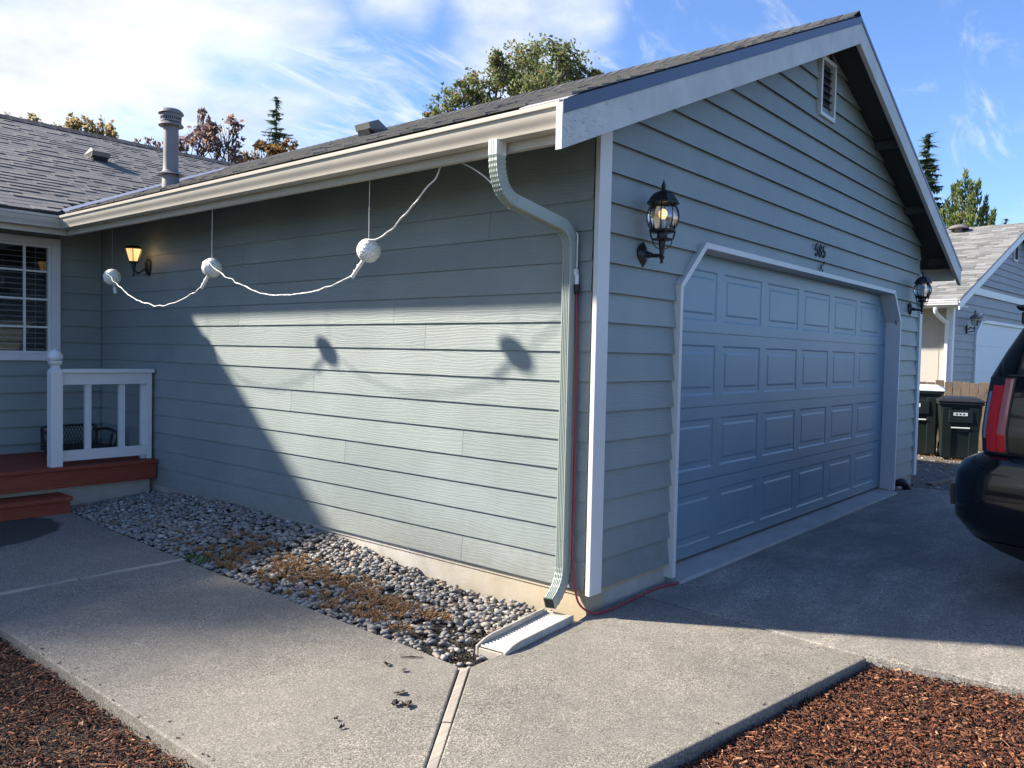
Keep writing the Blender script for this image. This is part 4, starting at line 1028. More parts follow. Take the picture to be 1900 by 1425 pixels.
# dry weeds (stuff) and the one green weed
random.seed(77)
wd = MB()
def sprig(mb, x, y, z, h, n, lean=.8, w=.0022):
    for q in range(n):
        a = uni(0, 6.28); ln = h*uni(.5, 1.2); p0 = Vector((x+uni(-.012, .012), y+uni(-.012, .012), z)); d_ = Vector((cos(a)*lean, sin(a)*lean, uni(.3, 1))).normalized()
        s_ = d_.cross(Vector((0, 0, 1))).normalized()*w; p1 = p0 + d_*ln*.55 + Vector((0, 0, .006)); p2 = p1 + (d_ + Vector((uni(-.5, .5), uni(-.5, .5), uni(-.9, .1))))*ln*.4
        mb.add([p0-s_, p0+s_, p1+s_, p1-s_, p2], [(0, 1, 2, 3), (3, 2, 4)])
        for _ in range(2):
            c_ = p0.lerp(p2, uni(.3, 1)) + Vector((uni(-.008, .008), uni(-.008, .008), uni(-.003, .008))); e_ = Vector((uni(-1, 1), uni(-1, 1), uni(-.4, .6)))*.0075; g_ = Vector((uni(-1, 1), uni(-1, 1), uni(-.4, .6)))*.0055
            mb.add([c_-e_, c_+g_, c_+e_, c_-g_], [(0, 1, 2, 3)])
clumps = []
for i in range(430):
    y = uni(.55, 3.1); e = lerp(PE, y); t = uni(.06, .60) if y > 1.0 else uni(.12, .5); x = e + (-.02-e)*t
    if mnoise.noise(Vector((x*4.2, y*3.1, 1.7))) < -.14: continue
    clumps.append((x, y)); sprig(wd, x, y, zbed(x, y)+.006, uni(.030, .060), 15)
for i in range(24):
    y = uni(2.9, 4.4); e = lerp(PE, y); x = e + uni(.05, .45); sprig(wd, x, y, zbed(x, y)+.004, uni(.03, .055), 7)
o = put('dry_weeds', wd.mesh('dry_weeds', M_WEED)); tag(o, 'dried brown weeds growing between the pebbles along the walkway', 'weeds', kind='stuff')
gw = MB()
for i in range(14): sprig(gw, -.985 + uni(-.035, .04), 2.72 + uni(-.10, .14), zbed(-.98, 2.72)+.004, .05, 6, .6, .003)
solo('green_weed', gw, M_GREEN, 'small green weed at the end of the wooden joint strip', 'weed', loc=(-.98, 2.72, 0))

# bark mulch
random.seed(91)
def mulch(poly, nchips, name, zf, boost=None):
    b = MB(); n = len(poly); b.v = [(x, y, zf(x, y) - .02) for x, y in poly]; b.f = [tuple(range(n))]
    if sum(poly[i][0]*poly[(i+1) % n][1]-poly[(i+1) % n][0]*poly[i][1] for i in range(n)) < 0: b.f = [tuple(reversed(b.f[0]))]
    bed_ = struct(name, b, M_SOIL)
    xs_, ys_ = [p[0] for p in poly], [p[1] for p in poly]
    def inside(x, y):
        c_ = False; j = n-1
        for i in range(n):
            (xi, yi), (xj, yj) = poly[i], poly[j]
            if (yi > y) != (yj > y) and x < (xj-xi)*(y-yi)/(yj-yi)+xi: c_ = not c_
            j = i
        return c_
    chips = []
    tries = 0
    while len(chips) < nchips and tries < nchips*30:
        tries += 1
        x, y = uni(min(xs_), max(xs_)), uni(min(ys_), max(ys_))
        if not inside(x, y): continue
        q = px((x, y, -.04))
        if q is None: continue
        vis = -120 < q[0] < 2020 and q[1] < 1560
        if not vis and rnd() < .93: continue
        t_ = rnd()
        if t_ < .74: lx, ly, lz = uni(.005, .018), uni(.003, .009), uni(.002, .005)
        elif t_ < .95: lx, ly, lz = uni(.018, .038), uni(.007, .016), uni(.002, .006)
        else: lx, ly, lz = uni(.045, .10), uni(.003, .008), uni(.002, .004)
        chips.append((x, y, zf(x, y) + uni(-.016, .014), lx, ly, lz, (lx*ly)*(FPX/q[2])**2 if vis else 0))
    for q_ in range(len(poly)):                            # a few bits kicked up on to the slab edge
        (xa, ya), (xb, yb) = poly[q_], poly[(q_+1) % len(poly)]
        for _ in range(int(14*sqrt((xb-xa)**2+(yb-ya)**2))):
            t_ = rnd(); x, y = xa+(xb-xa)*t_ + random.gauss(0, .035), ya+(yb-ya)*t_ + random.gauss(0, .035); q = px((x, y, 0))
            if q and not inside(x, y): chips.append((x, y, .004, uni(.006, .022), uni(.003, .008), uni(.002, .004), 0))
    chips.sort(key=lambda c_: -c_[6])
    rest = MB(); kit = []
    for k in range(5):
        t0, t1, t2, t3 = uni(.5, 1), uni(.5, 1), uni(.4, 1), uni(-.3, .3)
        bx = MB().hexa([(-1, -t0, -1), (1+t3, -t1, -.8), (.9, t1, -1), (-1, t2, -.9), (-.9, -t0*.8, 1), (.95, -t1*.7, .7), (.8, t1*.9, 1), (-1, t2*.7, .8)]); kit.append(bx)
    mks = [k_.mesh('bark_chip', M_BARK) for k_ in kit]
    for i, (x, y, z, lx, ly, lz, ar) in enumerate(chips):
        rot = Matrix.Rotation(uni(0, 6.28), 4, 'Z') @ Matrix.Rotation(uni(-.45, .45), 4, 'Y') @ Matrix.Rotation(uni(-.5, .5), 4, 'X')
        if i < 150:
            o = put('bark_chip', mks[i % 5], bed_, (x, y, z+.006)); o.rotation_euler = rot.to_euler(); o.scale = (lx/2, ly/2, lz/2)
        else:
            mt = Matrix.Translation((x, y, z)) @ rot @ Matrix.Diagonal((lx/2, ly/2, lz/2, 1)); bx = kit[i % 5]
            rest.add([mt @ Vector(v) for v in bx.v], bx.f)
    o = put('bark_chips', rest.mesh('bark_chips', M_BARK), bed_); o['kind'] = 'stuff'
    return bed_
zl = lambda x, y: -.045 + .02*mnoise.noise(Vector((x*2.3, y*2.3, 0))) - .03*max(0, 1-(-2.41-x)/.12)*.5
mulch([(-2.412, 5.3), (-2.412, -1.03), (-3.9, -1.2), (-6.5, 0), (-6.5, 5.3)], 19000, 'mulch_bed', zl)
zr_ = lambda x, y: -.040 + .016*mnoise.noise(Vector((x*2.3+5, y*2.3, 0))) - .02*max(0, 1 - abs((y+1.206+.149*(x+1.33)))/.10)
mulch([(-2.40, -1.052), (-1.33, -1.210), (.440, -1.474), (.530, -2.17), (.57, -6), (-3.4, -6), (-3.4, -2.0)], 30000, 'mulch_bed', zr_)

# dead leaves on the walkway
random.seed(14)
LV = [(764, 1221, .11, 'curled dark twig lying by the pebble bed edge'), (718, 1235, .05, 'dark crumpled leaf, uppermost on the walkway'), (748, 1246, .045, 'small dark leaf right of the uppermost leaf'), (741, 1288, .07, 'curled dark leaf in the middle of the walkway'), (733, 1310, .06, 'dark leaf left of the largest crumpled one'), (757, 1311, .075, 'largest crumpled dark leaf near the wooden strip'), (623, 1337, .03, 'tiny dark leaf scrap left on the walkway'), (635, 1352, .035, 'dark leaf scrap lowest on the walkway')]
def ground_at(u, v, z=0.0):
    d_ = FW*FPX + RT*(u-950) + UP*(712.5-v); return CAM + d_*((z-CAM.z)/d_.z)
for u, v, sz, lab in LV:
    p = ground_at(u, v); b = MB(); nn = 13; a0 = uni(0, 6)
    if 'twig' in lab:
        dirv = (RT - UP*0); dirv = Vector((RT.x, RT.y, 0)).normalized()
        b.tube([p - dirv*sz*.5 + Vector((0, 0, .004)), p + Vector((0, 0, .008)), p + dirv*sz*.5 + Vector((0, 0, .005))], [.002, .0045, .002], 6); nm = 'twig'
    else:
        for k in range(nn+1): b.v.append((p.x + sz*.5*(uni(.3, 1.15))*cos(a0+k*6.28/(nn+1)), p.y + sz*.38*uni(.3, 1.15)*sin(a0+k*6.28/(nn+1)), uni(.003, .022)))
        b.v.append((p.x, p.y, .006)); b.f = [(k, (k+1) % (nn+1), nn+1) for k in range(nn+1)]; nm = 'dead_leaf'
    solo(nm, b, M_DEAD, lab, 'leaf' if nm == 'dead_leaf' else 'twig', loc=(p.x, p.y, 0), group='dead leaves scattered on the walkway' if nm == 'dead_leaf' else None)

# ================================================================== side yard: gravel, bins, fence
yard = struct('gravel_yard', MB().prism([(6.87, -.06), (6.96, -3.5), (13, -3.5), (13, 6), (7.2, 6), (7.2, -.02)], -.14, -.012), M_YARD)
random.seed(52)
gv = MB()
for i in range(1500):
    x, y = uni(6.95, 12.3), uni(-2.2, 1.8); me = peb[i % 7]
    mt = Matrix.Translation((x, y, -.008)) @ Matrix.Rotation(uni(0, 6.28), 4, 'Z') @ Matrix.Scale(uni(.01, .026), 4)
    gv.add([mt @ v.co for v in me.vertices], [tuple(p.vertices) for p in me.polygons])
o = put('gravel', gv.mesh('gravel', M_PEB, 180), yard); o['kind'] = 'stuff'
gs = MB()
for i in range(260):
    x, y = uni(9.0, 11.5), uni(-1.2, 1.2); sprig(gs, x, y, -.01, uni(.04, .09), 5)
tag(put('dry_grass', gs.mesh('dry_grass', M_WEED)), 'dry straw and weeds in front of the rubbish bins', 'grass', kind='stuff')
# offcut board and pipe stub by the right corner
solo('scrap_board', MB().hexa([(7.25, -.22, -.01), (8.3, -.42, -.01), (8.3, -.34, -.01), (7.25, -.14, -.01), (7.25, -.22, .02), (8.3, -.42, .02), (8.3, -.34, .02), (7.25, -.14, .02)]), M_FENCE, 'grey scrap board lying on the gravel by the garage corner', 'board', loc=(7.7, -.27, 0))
dp = thing('drain_pipe', 'dark drain pipe stub at the foot of the garage corner', 'pipe', (6.52, -.02, .05))
part('pipe_bend', MB().tube(catmull([(6.50, .02, .095), (6.53, -.05, .085), (6.58, -.085, .05), (6.60, -.09, -.02)], 5), .050, 14), M_LAMPBLK, dp, smooth=50)
part('pipe_collar', MB().tube([(6.497, .013, .096), (6.507, -.005, .093)], .058, 14), M_LAMPBLK, dp, smooth=50)

def bin_(loc, rz, sx, sy, h, label, mb, ml, lidopen=0, white=None, scl=1):
    t = thing('wheelie_bin', label, 'rubbish bin', loc, rz, 'rubbish bins by the fence')
    a, c = sx/2, sy/2
    def ringz(f, z): return [(-a*f, -c*f, z), (a*f, -c*f, z), (a*f, c*f, z), (-a*f, c*f, z)]
    def P(n, b_, m_, **k): return part(n, b_, m_, t, world=False, **k)
    f0_, f1_ = .80, .97
    body = MB()
    # front (-x) face has a tall recessed pocket
    lv = [(f0_, .02), (f0_+.02, .25), (.88, .50), (.93, .70), (f1_, .88), (f1_+.01, h*.92)]
    vs = [p for f, z in lv for p in ringz(f, z if z <= h*.92 else h*.92)]
    body.add(vs, [(i*4+j, i*4+(j+1) % 4, (i+1)*4+(j+1) % 4, (i+1)*4+j) for i in range(len(lv)-1) for j in range(4)] + [(3, 2, 1, 0)])
    P('bin_body', body, mb, bevel=.025)
    for yy in (-.62, .62): P('front_rib', MB().hexa([(-a*.86, c*yy-.07, .03), (-a*.8, c*yy-.07, .03), (-a*.8, c*yy+.07, .03), (-a*.86, c*yy+.07, .03), (-a*1.0, c*yy-.07, h*.84), (-a*.9, c*yy-.07, h*.84), (-a*.9, c*yy+.07, h*.84), (-a*1.0, c*yy+.07, h*.84)]), mb, bevel=.012)
    P('front_brow', MB().box((-a*1.02, -c*.55, h*.60), (-a*.86, c*.55, h*.80)), mb, bevel=.012)
    P('grab_bar', MB().tube([(-a*.97, -c*.42, h*.52), (-a*.97, c*.42, h*.52)], .011, 8), M_STICKW, smooth=50)
    P('rim', MB().box((-a*1.06, -c*1.05, h*.885), (a*1.05, c*1.05, h*.925)), ml, bevel=.012)
    ld = P('lid', MB().add([p for p in [(-a*1.10, -c*1.09, h*.93), (a*1.06, -c*1.09, h*.93), (a*1.06, c*1.09, h*.93), (-a*1.10, c*1.09, h*.93), (-a*1.08, -c*1.07, h*.955), (a*1.05, -c*1.07, h*.965), (a*1.05, c*1.07, h*.965), (-a*1.08, c*1.07, h*.955), (-a*.78, -c*.8, h*1.0), (a*.85, -c*.8, h*1.01), (a*.85, c*.8, h*1.01), (-a*.78, c*.8, h*1.0)]],
        [(3, 2, 1, 0)] + [(j, (j+1) % 4, 4+(j+1) % 4, 4+j) for j in range(4)] + [(4+j, 4+(j+1) % 4, 8+(j+1) % 4, 8+j) for j in range(4)] + [(8, 9, 10, 11)]), white or ml, bevel=.01)
    P('handle', MB().tube([(a*1.0, -c*.9, h*.9), (a*1.2, -c*.9, h*.92), (a*1.2, c*.9, h*.92), (a*1.0, c*.9, h*.9)], .014, 8), ml, smooth=50)
    for yy in (-.75, .75):
        P('wheel', MB().lathe([(.02, -.03), (.11, -.03), (.125, -.02), (.125, .02), (.11, .03), (.02, .03)], (a*.85, c*yy, .125), 18, rot=Matrix.Rotation(pi/2, 3, 'X')), M_TYRE, smooth=40)
    return t, a, c, h
b1, a, c, h = bin_((10.74, .21, -.01), R(17), .60, .62, 1.0, 'dark green rubbish bin with a black lid and a white number strip', M_BIN, M_BINLID)
part('number_strip', MB().box((-a*1.035, -c*.30, h*.715), (-a*1.022, c*.34, h*.765)), M_STICKW, b1, world=False)
for i_, yy in enumerate((.19, .03, -.13)): part('number_mark', MB().box((-a*1.040, c*yy-.012, h*.728), (-a*1.036, c*yy+.012, h*.752)), M_BLK, b1, world=False)
rd = Matrix.Rotation(pi/2, 3, 'X')
part('round_sticker', MB().lathe([(.075, 0), (.075, .003)], (-a*.25, -c*.985, h*.76), 20, rot=rd), M_STICKW, b1, world=False)
for z_, x_ in ((.03, 0), (-.012, -.03), (-.012, .03)): part('sticker_mark', MB().box((-a*.25+x_-.018, -c*.985-.006, h*.76+z_-.012), (-a*.25+x_+.018, -c*.985-.0035, h*.76+z_+.018)), M_STICKB, b1, world=False)
b2, a, c, h = bin_((11.0, .92, -.01), R(12), .70, .80, 1.16, 'larger dark bin with a pale sunlit lid behind the garage corner', M_BIN, M_BIN, white=M_STICKW)  # sunlight on this lid is put in as a white colour
part('round_sticker', MB().lathe([(.07, 0), (.07, .003)], (-a*.15, -c*.985, h*.72), 20, rot=rd), M_STICKB, b2, world=False)
part('number_strip', MB().box((-a*1.03, -c*.2, h*.7), (-a*1.02, c*.1, h*.75)), M_STICKW, b2, world=False)
b3, a, c, h = bin_((11.6, -.42, -.01), R(15), .58, .62, 1.05, 'teal bin half hidden between the black car and the fence', M_BINBLUE, M_BINBLUE)

fn = thing('wooden_fence', 'low weathered wooden picket fence behind the rubbish bins', 'fence', (12.4, 0, 0))
random.seed(61)
fa, fb = Vector((12.05, 2.6, 0)), Vector((12.95, -2.4, 0)); fd = (fb-fa); flen = fd.length; fd.normalize(); fnm = Vector((-fd.y, fd.x, 0))
t_ = 0
while t_ < flen:
    w_ = uni(.125, .145); h_ = 1.20 + uni(-.02, .025); q = fa + fd*t_; o1 = fnm*uni(-.004, .004)
    p0, p1 = q + o1, q + fd*w_ + o1; n2 = fnm*.018
    part('picket', MB().hexa([tuple(p0), tuple(p1), tuple(p1+n2), tuple(p0+n2)] + [(p.x, p.y, h_) for p in (p0, p1, p1+n2, p0+n2)]), M_FENCE, fn, bevel=.003)
    t_ += w_ + .006
for z in (.30, 1.0):
    p0, p1 = fa + fnm*.022, fb + fnm*.022; n2 = fnm*.04
    part('fence_rail', MB().hexa([(p.x, p.y, z) for p in (p0, p1, p1+n2, p0+n2)] + [(p.x, p.y, z+.09) for p in (p0, p1, p1+n2, p0+n2)]), M_FENCE, fn)

# ================================================================== NEIGHBOUR HOUSE (local: u along the front, v back)
nh = thing('neighbour_house', 'grey neighbouring house with white trim behind the fence', 'house', (16.5, 1.58, 0), R(-4))
def NP(n, b_, m_, par=None, **k): return part(n, b_, m_, par or nh, world=False, **k)
UA, NE, NS = 5.45, -.78, .40
def zn(u): return 2.90 + NS*((u if u < UA else 2*UA-u) - NE)
UW = 2*UA
NP('wall', MB().box((0.003, .03, -.16), (.15, 9, 3.05)), M_NBEIGE)
for k in range(8): NP('wall_batten', MB().box((-.006, .25+.40*k, 0), (.0025, .265+.40*k, 2.98)), M_NBEIGE)
NP('wall', MB().extrude([(0.2, -.16), (1.8, -.16), (1.8, 2.62), (UW, 2.62), (UW, 3.0), (UA, zn(UA)-.15), (0.2, zn(.2)-.15)], lambda u, z: (u, .14, z), lambda u, z: (u, .02, z)), M_NSIDE)
def nlap(u0, u1, z):
    zt = z + .20; b_ = MB().hexa([(u0, -.02, z), (u1, -.02, z), (u1, 0, z), (u0, 0, z), (u0, .005, zt), (u1, .005, zt), (u1, .018, zt), (u0, .018, zt)]); NP('siding_board', b_, M_NSIDE)
for k in range(27):
    z = .45 + .1778*k
    if z > 5.2: break
    lo_ = max(.11, (z + .16 - 2.90 + .15)/NS + NE); hi_ = UW - lo_
    if 3.06 < z < 3.36: continue
    if z < 2.62:
        e_ = 1.80 if z < 2.2 else 1.80 + (z-2.2)*1.1
        nlap(lo_, e_, z)
    else: nlap(lo_, hi_, z)
NP('trim_band', MB().box((.7, -.04, 3.20), (UW-.7, .01, 3.365)), M_NTRIM)
NP('corner_trim', MB().box((-.03, -.035, 0), (.11, .0, 2.95)), M_NTRIM); NP('corner_trim', MB().box((-.03, .0005, 0), (-.001, .11, 2.95)), M_NTRIM)
# roof
nr = NP('roof', slab([(NE, -.34, zn(NE)), (UA, -.34, zn(UA)), (UA, 9, zn(UA)), (NE, 9, zn(NE))], .1), M_ROOFBASE)
NP('roof_slope', slab([(UA, -.34, zn(UA)), (UW-NE, -.34, zn(NE)), (UW-NE, 9, zn(NE)), (UA, 9, zn(UA))], .1), M_ROOFBASE, nr)
CN = 1/sqrt(1+NS*NS); ntabs = []
random.seed(71)
shingle_slope(lambda u, s, h: (NE - .02 + s*CN - h*NS*CN, u, zn(NE - .02 + s*CN) + .003 + h*CN), None, lambda s: -.36, lambda s: 6.0, (UA-NE)/CN, .15, coll=ntabs, w=(.18, .42))
nb_ = MB()
for v, f in ntabs: nb_.add(v, fix(v, f))
o = NP('shingle_field', nb_, M_SHING2, nr); o['kind'] = 'stuff'
def nslope(u0, u1, v0, v1, top, dep):
    return MB().hexa([(u0, v0, zn(u0)+top-dep), (u1, v0, zn(u1)+top-dep), (u1, v1, zn(u1)+top-dep), (u0, v1, zn(u0)+top-dep), (u0, v0, zn(u0)+top), (u1, v0, zn(u1)+top), (u1, v1, zn(u1)+top), (u0, v1, zn(u0)+top)])
NP('barge_board', nslope(NE-.02, UA, -.37, -.345, -.01, .19), M_NTRIM); NP('barge_board', nslope(UA+.001, UW-NE, -.37, -.345, -.01, .19), M_NTRIM)
NP('rake_flashing', nslope(NE-.02, UA, -.376, -.371, .012, .035), M_FLASH)
NP('gutter', MB().extrude(GP, lambda o_, u_: (NE+.03-o_, -.34, 2.80+u_), lambda o_, u_: (NE+.03-o_, 9, 2.80+u_)), M_NTRIM, smooth=35)
NP('soffit', MB().box((NE+.03, -.33, 2.78), (0, 9, 2.80)), M_NTRIM)
nd = NP('garage_door', MB().box((1.84, .03, .05), (7.2, .06, 2.62)), M_NDOOR)
for i_ in range(4): NP('door_section', MB().box((1.84, .012, .06+i_*.64), (7.2, .0295, .06+i_*.64+.632)), M_NDOOR, nd)
NP('door_casing', MB().extrude([(1.80, 0), (1.87, 0), (1.87, 2.24), (1.80, 2.27)], lambda u, z: (u, .05, z), lambda u, z: (u, -.05, z)), M_NTRIM)
NP('door_casing', MB().extrude([(1.801, 2.2715), (1.871, 2.2415), (2.28, 2.545), (2.26, 2.62)], lambda u, z: (u, .05, z), lambda u, z: (u, -.05, z)), M_NTRIM)
NP('door_casing', MB().extrude([(2.2615, 2.62), (2.2815, 2.546), (7.2, 2.546), (7.2, 2.62)], lambda u, z: (u, .05, z), lambda u, z: (u, -.05, z)), M_NTRIM)
nv = NP('gable_vent', MB().box((5.05, -.045, 4.33), (5.45, .0, 4.85)), M_NTRIM); NP('vent_louvres', MB().box((5.10, -.05, 4.38), (5.40, -.0455, 4.80)), M_DARK, nv)
nds = thing('downspout', 'white downspout on the neighbouring house corner', 'downspout', (16.5, 1.58, 0), R(-4))
part('elbow', MB().tube(catmull([(-.74, .13, 2.80), (-.74, .13, 2.68), (-.62, .12, 2.60), (-.2, .09, 2.47), (-.07, .08, 2.43), (-.055, .08, 2.34)], 5), .045, 8), M_NTRIM, nds, smooth=40, world=False)
part('down_pipe', MB().box((-.095, .045, -.12), (-.032, .115, 2.36)), M_NTRIM, nds, bevel=.008, world=False)
# mushroom vent on the neighbour roof
_p = lambda u: (u, 1.15, zn(u))
mv = NP('roof_vent', MB().lathe([(.10, -.06), (.10, .10), (.26, .08), (.27, .11), (.22, .16), (.10, .20), (.001, .21)], (5.0, 1.35, zn(5.0)), 18), M_VENT, smooth=35)
nl = thing('wall_lantern', 'grey carriage lantern beside the neighbour garage door', 'wall lantern', (17.57, 1.485, 2.38), R(-4))
def LP(n, b_, m_=M_LAMPBLK, **k): return part(n, b_, m_, nl, world=False, **k)
LP('back_plate', MB().box((-.05, -.03, -.14), (.05, .01, .06)), bevel=.01)
LP('arm', MB().tube(catmull([(0, -.02, -.06), (0, -.08, .0), (0, -.14, -.03), (0, -.17, .03)], 5), .012, 6))
LP('arm', MB().tube(catmull([(0, -.02, -.11), (0, -.10, -.09), (0, -.17, -.08), (0, -.17, .03)], 5), .009, 6))
LP('lantern_glass', MB().lathe([(.05, .04), (.085, .20)], (0, -.17, 0), 6), M_LGLASS)
for k in range(6): LP('cage_rib', MB().tube([(.052*cos(k*pi/3), -.17+.052*sin(k*pi/3), .04), (.088*cos(k*pi/3), -.17+.088*sin(k*pi/3), .205)], .006, 5))
LP('roof_cap', MB().lathe([(.12, .205), (.125, .215), (.06, .29), (.025, .31), (.02, .36), (.028, .375), (.012, .40), (.001, .42)], (0, -.17, 0), 12), M_VENT, smooth=30)
ml_ = thing('flood_light', 'small white flood light over the neighbour garage door', 'flood light', (17.0+1.55, 1.40, 2.72), R(-4))
part('base', MB().box((-.05, -.03, -.05), (.05, .06, .05)), M_NTRIM, ml_, bevel=.01, world=False)
part('lamp_head', MB().tube([(0, -.03, -.02), (-.06, -.12, -.10)], [.04, .075], 12), M_NTRIM, ml_, smooth=40, world=False)

# ================================================================== CAR
car = thing('black_car', 'black off road estate car parked on the driveway, tail lamp showing', 'car', (1.80, -2.55, 0), pi/2 - R(100))
def CPt(n, b_, m_, par=None, **k): return part(n, b_, m_, par or car, world=False, **k)
# outline levels: z, half width, rear x, front x, rear corner radius
LV_ = [(.20, .80, .42, 4.70, .25), (.28, .93, .25, 4.8, .28), (.40, 1.06, .08, 4.95, .28), (.52, 1.13, .01, 5.05, .28), (.68, 1.14, .0, 5.1, .28), (.82, 1.13, .005, 5.1, .28), (.895, 1.10, .02, 5.08, .33), (.93, 1.03, .06, 5.05, .29), (.950, .99, .125, 5.0, .20), (1.10, 1.00, .125, 4.95, .20), (1.25, .99, .14, 4.6, .20), (1.46, .97, .165, 3.9, .20), (1.62, .915, .245, 3.55, .20), (1.78, .855, .345, 3.25, .20), (1.86, .80, .42, 3.05, .22), (1.905, .70, .52, 2.85, .25)]
def outline(i, n=10):
    z, w, r_, f_, rad = LV_[i]; pts = []
    bow = .05
    for sgn in (1, -1):
        seq = []
        for k in range(5): # rear edge from centre outwards, slightly bowed
            y = (w-rad)*k/4; seq.append((r_ + bow*(y/w)**2, y))
        for k in range(1, n+1):
            a = pi/2*k/n; seq.append((r_ + bow*((w-rad)/w)**2 + rad*(1-cos(a)), w - rad + rad*sin(a)))
        for k in range(1, 9): t = k/8; seq.append((r_ + bow*.5 + rad + (f_-.5-(r_+bow*.5+rad))*t, w + .012*sin(pi*t)))
        for k in range(1, 6): a = pi/2*k/5; seq.append((f_ - .5 + .5*sin(a), (w-.001)*(.55+.45*cos(a))))
        seq.append((f_+.05, w*.28)); 
        if sgn == 1: left = seq
        else: right = [(x, -y) for x, y in seq]
    return left + list(reversed(right))[:-1]      # starts at the rear centre, goes round by the left side
rings = [[(x, y, LV_[i][0]) for x, y in outline(i)] for i in range(len(LV_))]
NR = len(rings[0]); cb_ = MB()
vs = [p for r_ in rings for p in r_]
fs = [(i*NR+(j+1) % NR, i*NR+j, (i+1)*NR+j, (i+1)*NR+(j+1) % NR) for i in range(len(rings)-1) for j in range(NR)]
fs += [tuple(range(NR)), tuple(reversed(range((len(rings)-1)*NR, len(rings)*NR)))]
cb_.add(vs, fs)
CPt('body', cb_, M_CAR, smooth=38)
def skin(i0, z0, z1, j0, j1, off, nz=6):
    """patch following the body between heights z0..z1 and outline indices j0..j1 (left rear), pushed out"""
    b_ = MB(); zs = [z0 + (z1-z0)*k/nz for k in range(nz+1)]
    def at(z, j):
        for q in range(len(LV_)-1):
            if LV_[q][0] <= z <= LV_[q+1][0]:
                t = (z - LV_[q][0])/(LV_[q+1][0]-LV_[q][0]); j_ = int(math.floor(j)); fr = j-j_
                A1 = Vector(rings[q][j_ % NR]).lerp(Vector(rings[q][(j_+1) % NR]), fr); B1 = Vector(rings[q+1][j_ % NR]).lerp(Vector(rings[q+1][(j_+1) % NR]), fr); return A1.lerp(B1, t)
    nj = max(3, int((j1-j0)*3)); js = [j0 + (j1-j0)*k/nj for k in range(nj+1)]
    for lay in (off, -.01):
        for z in zs:
            for j in js:
                p = at(z, j); p2 = at(z, j+.15); p0 = at(z, j-.15); tng = (p2-p0).normalized(); nrm = Vector((tng.y, -tng.x, 0)).normalized()
                if nrm.dot(p - Vector((2.4, 0, z))) < 0: nrm = -nrm
                b_.v.append(tuple(p + nrm*lay))
    m_, n_ = nz+1, nj+1
    for i in range(nz):
        for j in range(nj): b_.f.append((i*n_+j, i*n_+j+1, (i+1)*n_+j+1, (i+1)*n_+j))
    K = m_*n_
    for i in range(nz): b_.f += [(i*n_, (i+1)*n_, K+(i+1)*n_, K+i*n_), (i*n_+nj, K+i*n_+nj, K+(i+1)*n_+nj, (i+1)*n_+nj)]
    for j in range(nj): b_.f += [(j, K+j, K+j+1, j+1), (nz*n_+j, nz*n_+j+1, K+nz*n_+j+1, K+nz*n_+j)]
    bm = bmesh.new(); me = bpy.data.meshes.new('t'); me.from_pydata(b_.v, [], b_.f); bm.from_mesh(me); bmesh.ops.recalc_face_normals(bm, faces=bm.faces); b_.f = [tuple(v.index for v in f.verts) for f in bm.faces]; bm.free(); bpy.data.meshes.remove(me)
    return b_
def mirror(b_): 
    r_ = MB(); r_.v = [(x, -y, z) for x, y, z in b_.v]; r_.f = [tuple(reversed(f)) for f in b_.f]; return r_
for sd2 in (0, 1):
    g = (lambda q: mirror(q)) if sd2 else (lambda q: q)
    tl = CPt('tail_lamp', g(skin(0, .960, 1.455, 3.95, 10.8, .006, 8)), M_BLK, smooth=40)
    CPt('lamp_lens', g(skin(0, .985, 1.445, 4.0, 5.6, .012, 8)), M_TAILCLR, tl, smooth=40)
    CPt('lamp_glow', g(skin(0, .97, 1.40, 5.7, 8.0, .014, 8)), M_TAILRED, tl, smooth=40)
    CPt('lamp_glow', g(skin(0, .97, 1.08, 4.1, 5.6, .014, 3)), M_TAILRED, tl, smooth=40)
    CPt('lamp_strip', g(skin(0, 1.05, 1.36, 8.2, 9.1, .014, 8)), M_CHROME, tl, smooth=40)
    CPt('bumper_pad', g(skin(0, .58, .72, 11.6, 14.2, .024, 3)), M_BLK, smooth=40)
CPt('rear_window', skin(0, 1.485, 1.80, -3.2, 3.2, .006, 6), M_CARGL, smooth=40)
CPt('belt_seam', skin(0, 1.462, 1.472, -5.5, 5.5, .008, 1), M_BLK)
for g in (lambda q: q, mirror):
    CPt('side_window', g(skin(0, 1.50, 1.79, 16.0, 20.6, .005, 6)), M_CARGL, smooth=40)
CPt('number_plate_recess', skin(0, .98, 1.18, -1.6, 1.6, .004, 3), M_BLK)
sp_ = MB().hexa([(.27, -.80, 1.885), (.27, .80, 1.885), (.75, .72, 1.90), (.75, -.72, 1.90), (.25, -.82, 1.925), (.25, .82, 1.925), (.75, .70, 1.95), (.75, -.70, 1.95)])
CPt('spoiler', sp_, M_CAR, bevel=.018)
for y in (-.7, .7): CPt('spoiler_bracket', MB().box((.30, y-.09, 1.80), (.52, y+.09, 1.886)), M_BLK, bevel=.015)
CPt('bumper_valance', skin(0, .24, .38, -12, 12, .012, 3), M_BLK, smooth=40)
def wheel(x, y):
    rot = Matrix.Rotation(pi/2, 3, 'X')
    w_ = CPt('wheel', MB().lathe([(.21, -.13), (.33, -.135), (.385, -.11), (.40, -.06), (.40, .06), (.385, .11), (.33, .135), (.21, .13)], (x, y, .40), 32, rot=rot), M_TYRE, smooth=40)
    CPt('rim', MB().lathe([(.02, -.10), (.10, -.105), (.2095, -.09), (.2095, .09), (.10, .105), (.02, .10)], (x, y, .40), 24, rot=rot), M_RIM, w_, smooth=40)
for x in (1.30, 4.15):
    for y in (-.84, .84): wheel(x, y)
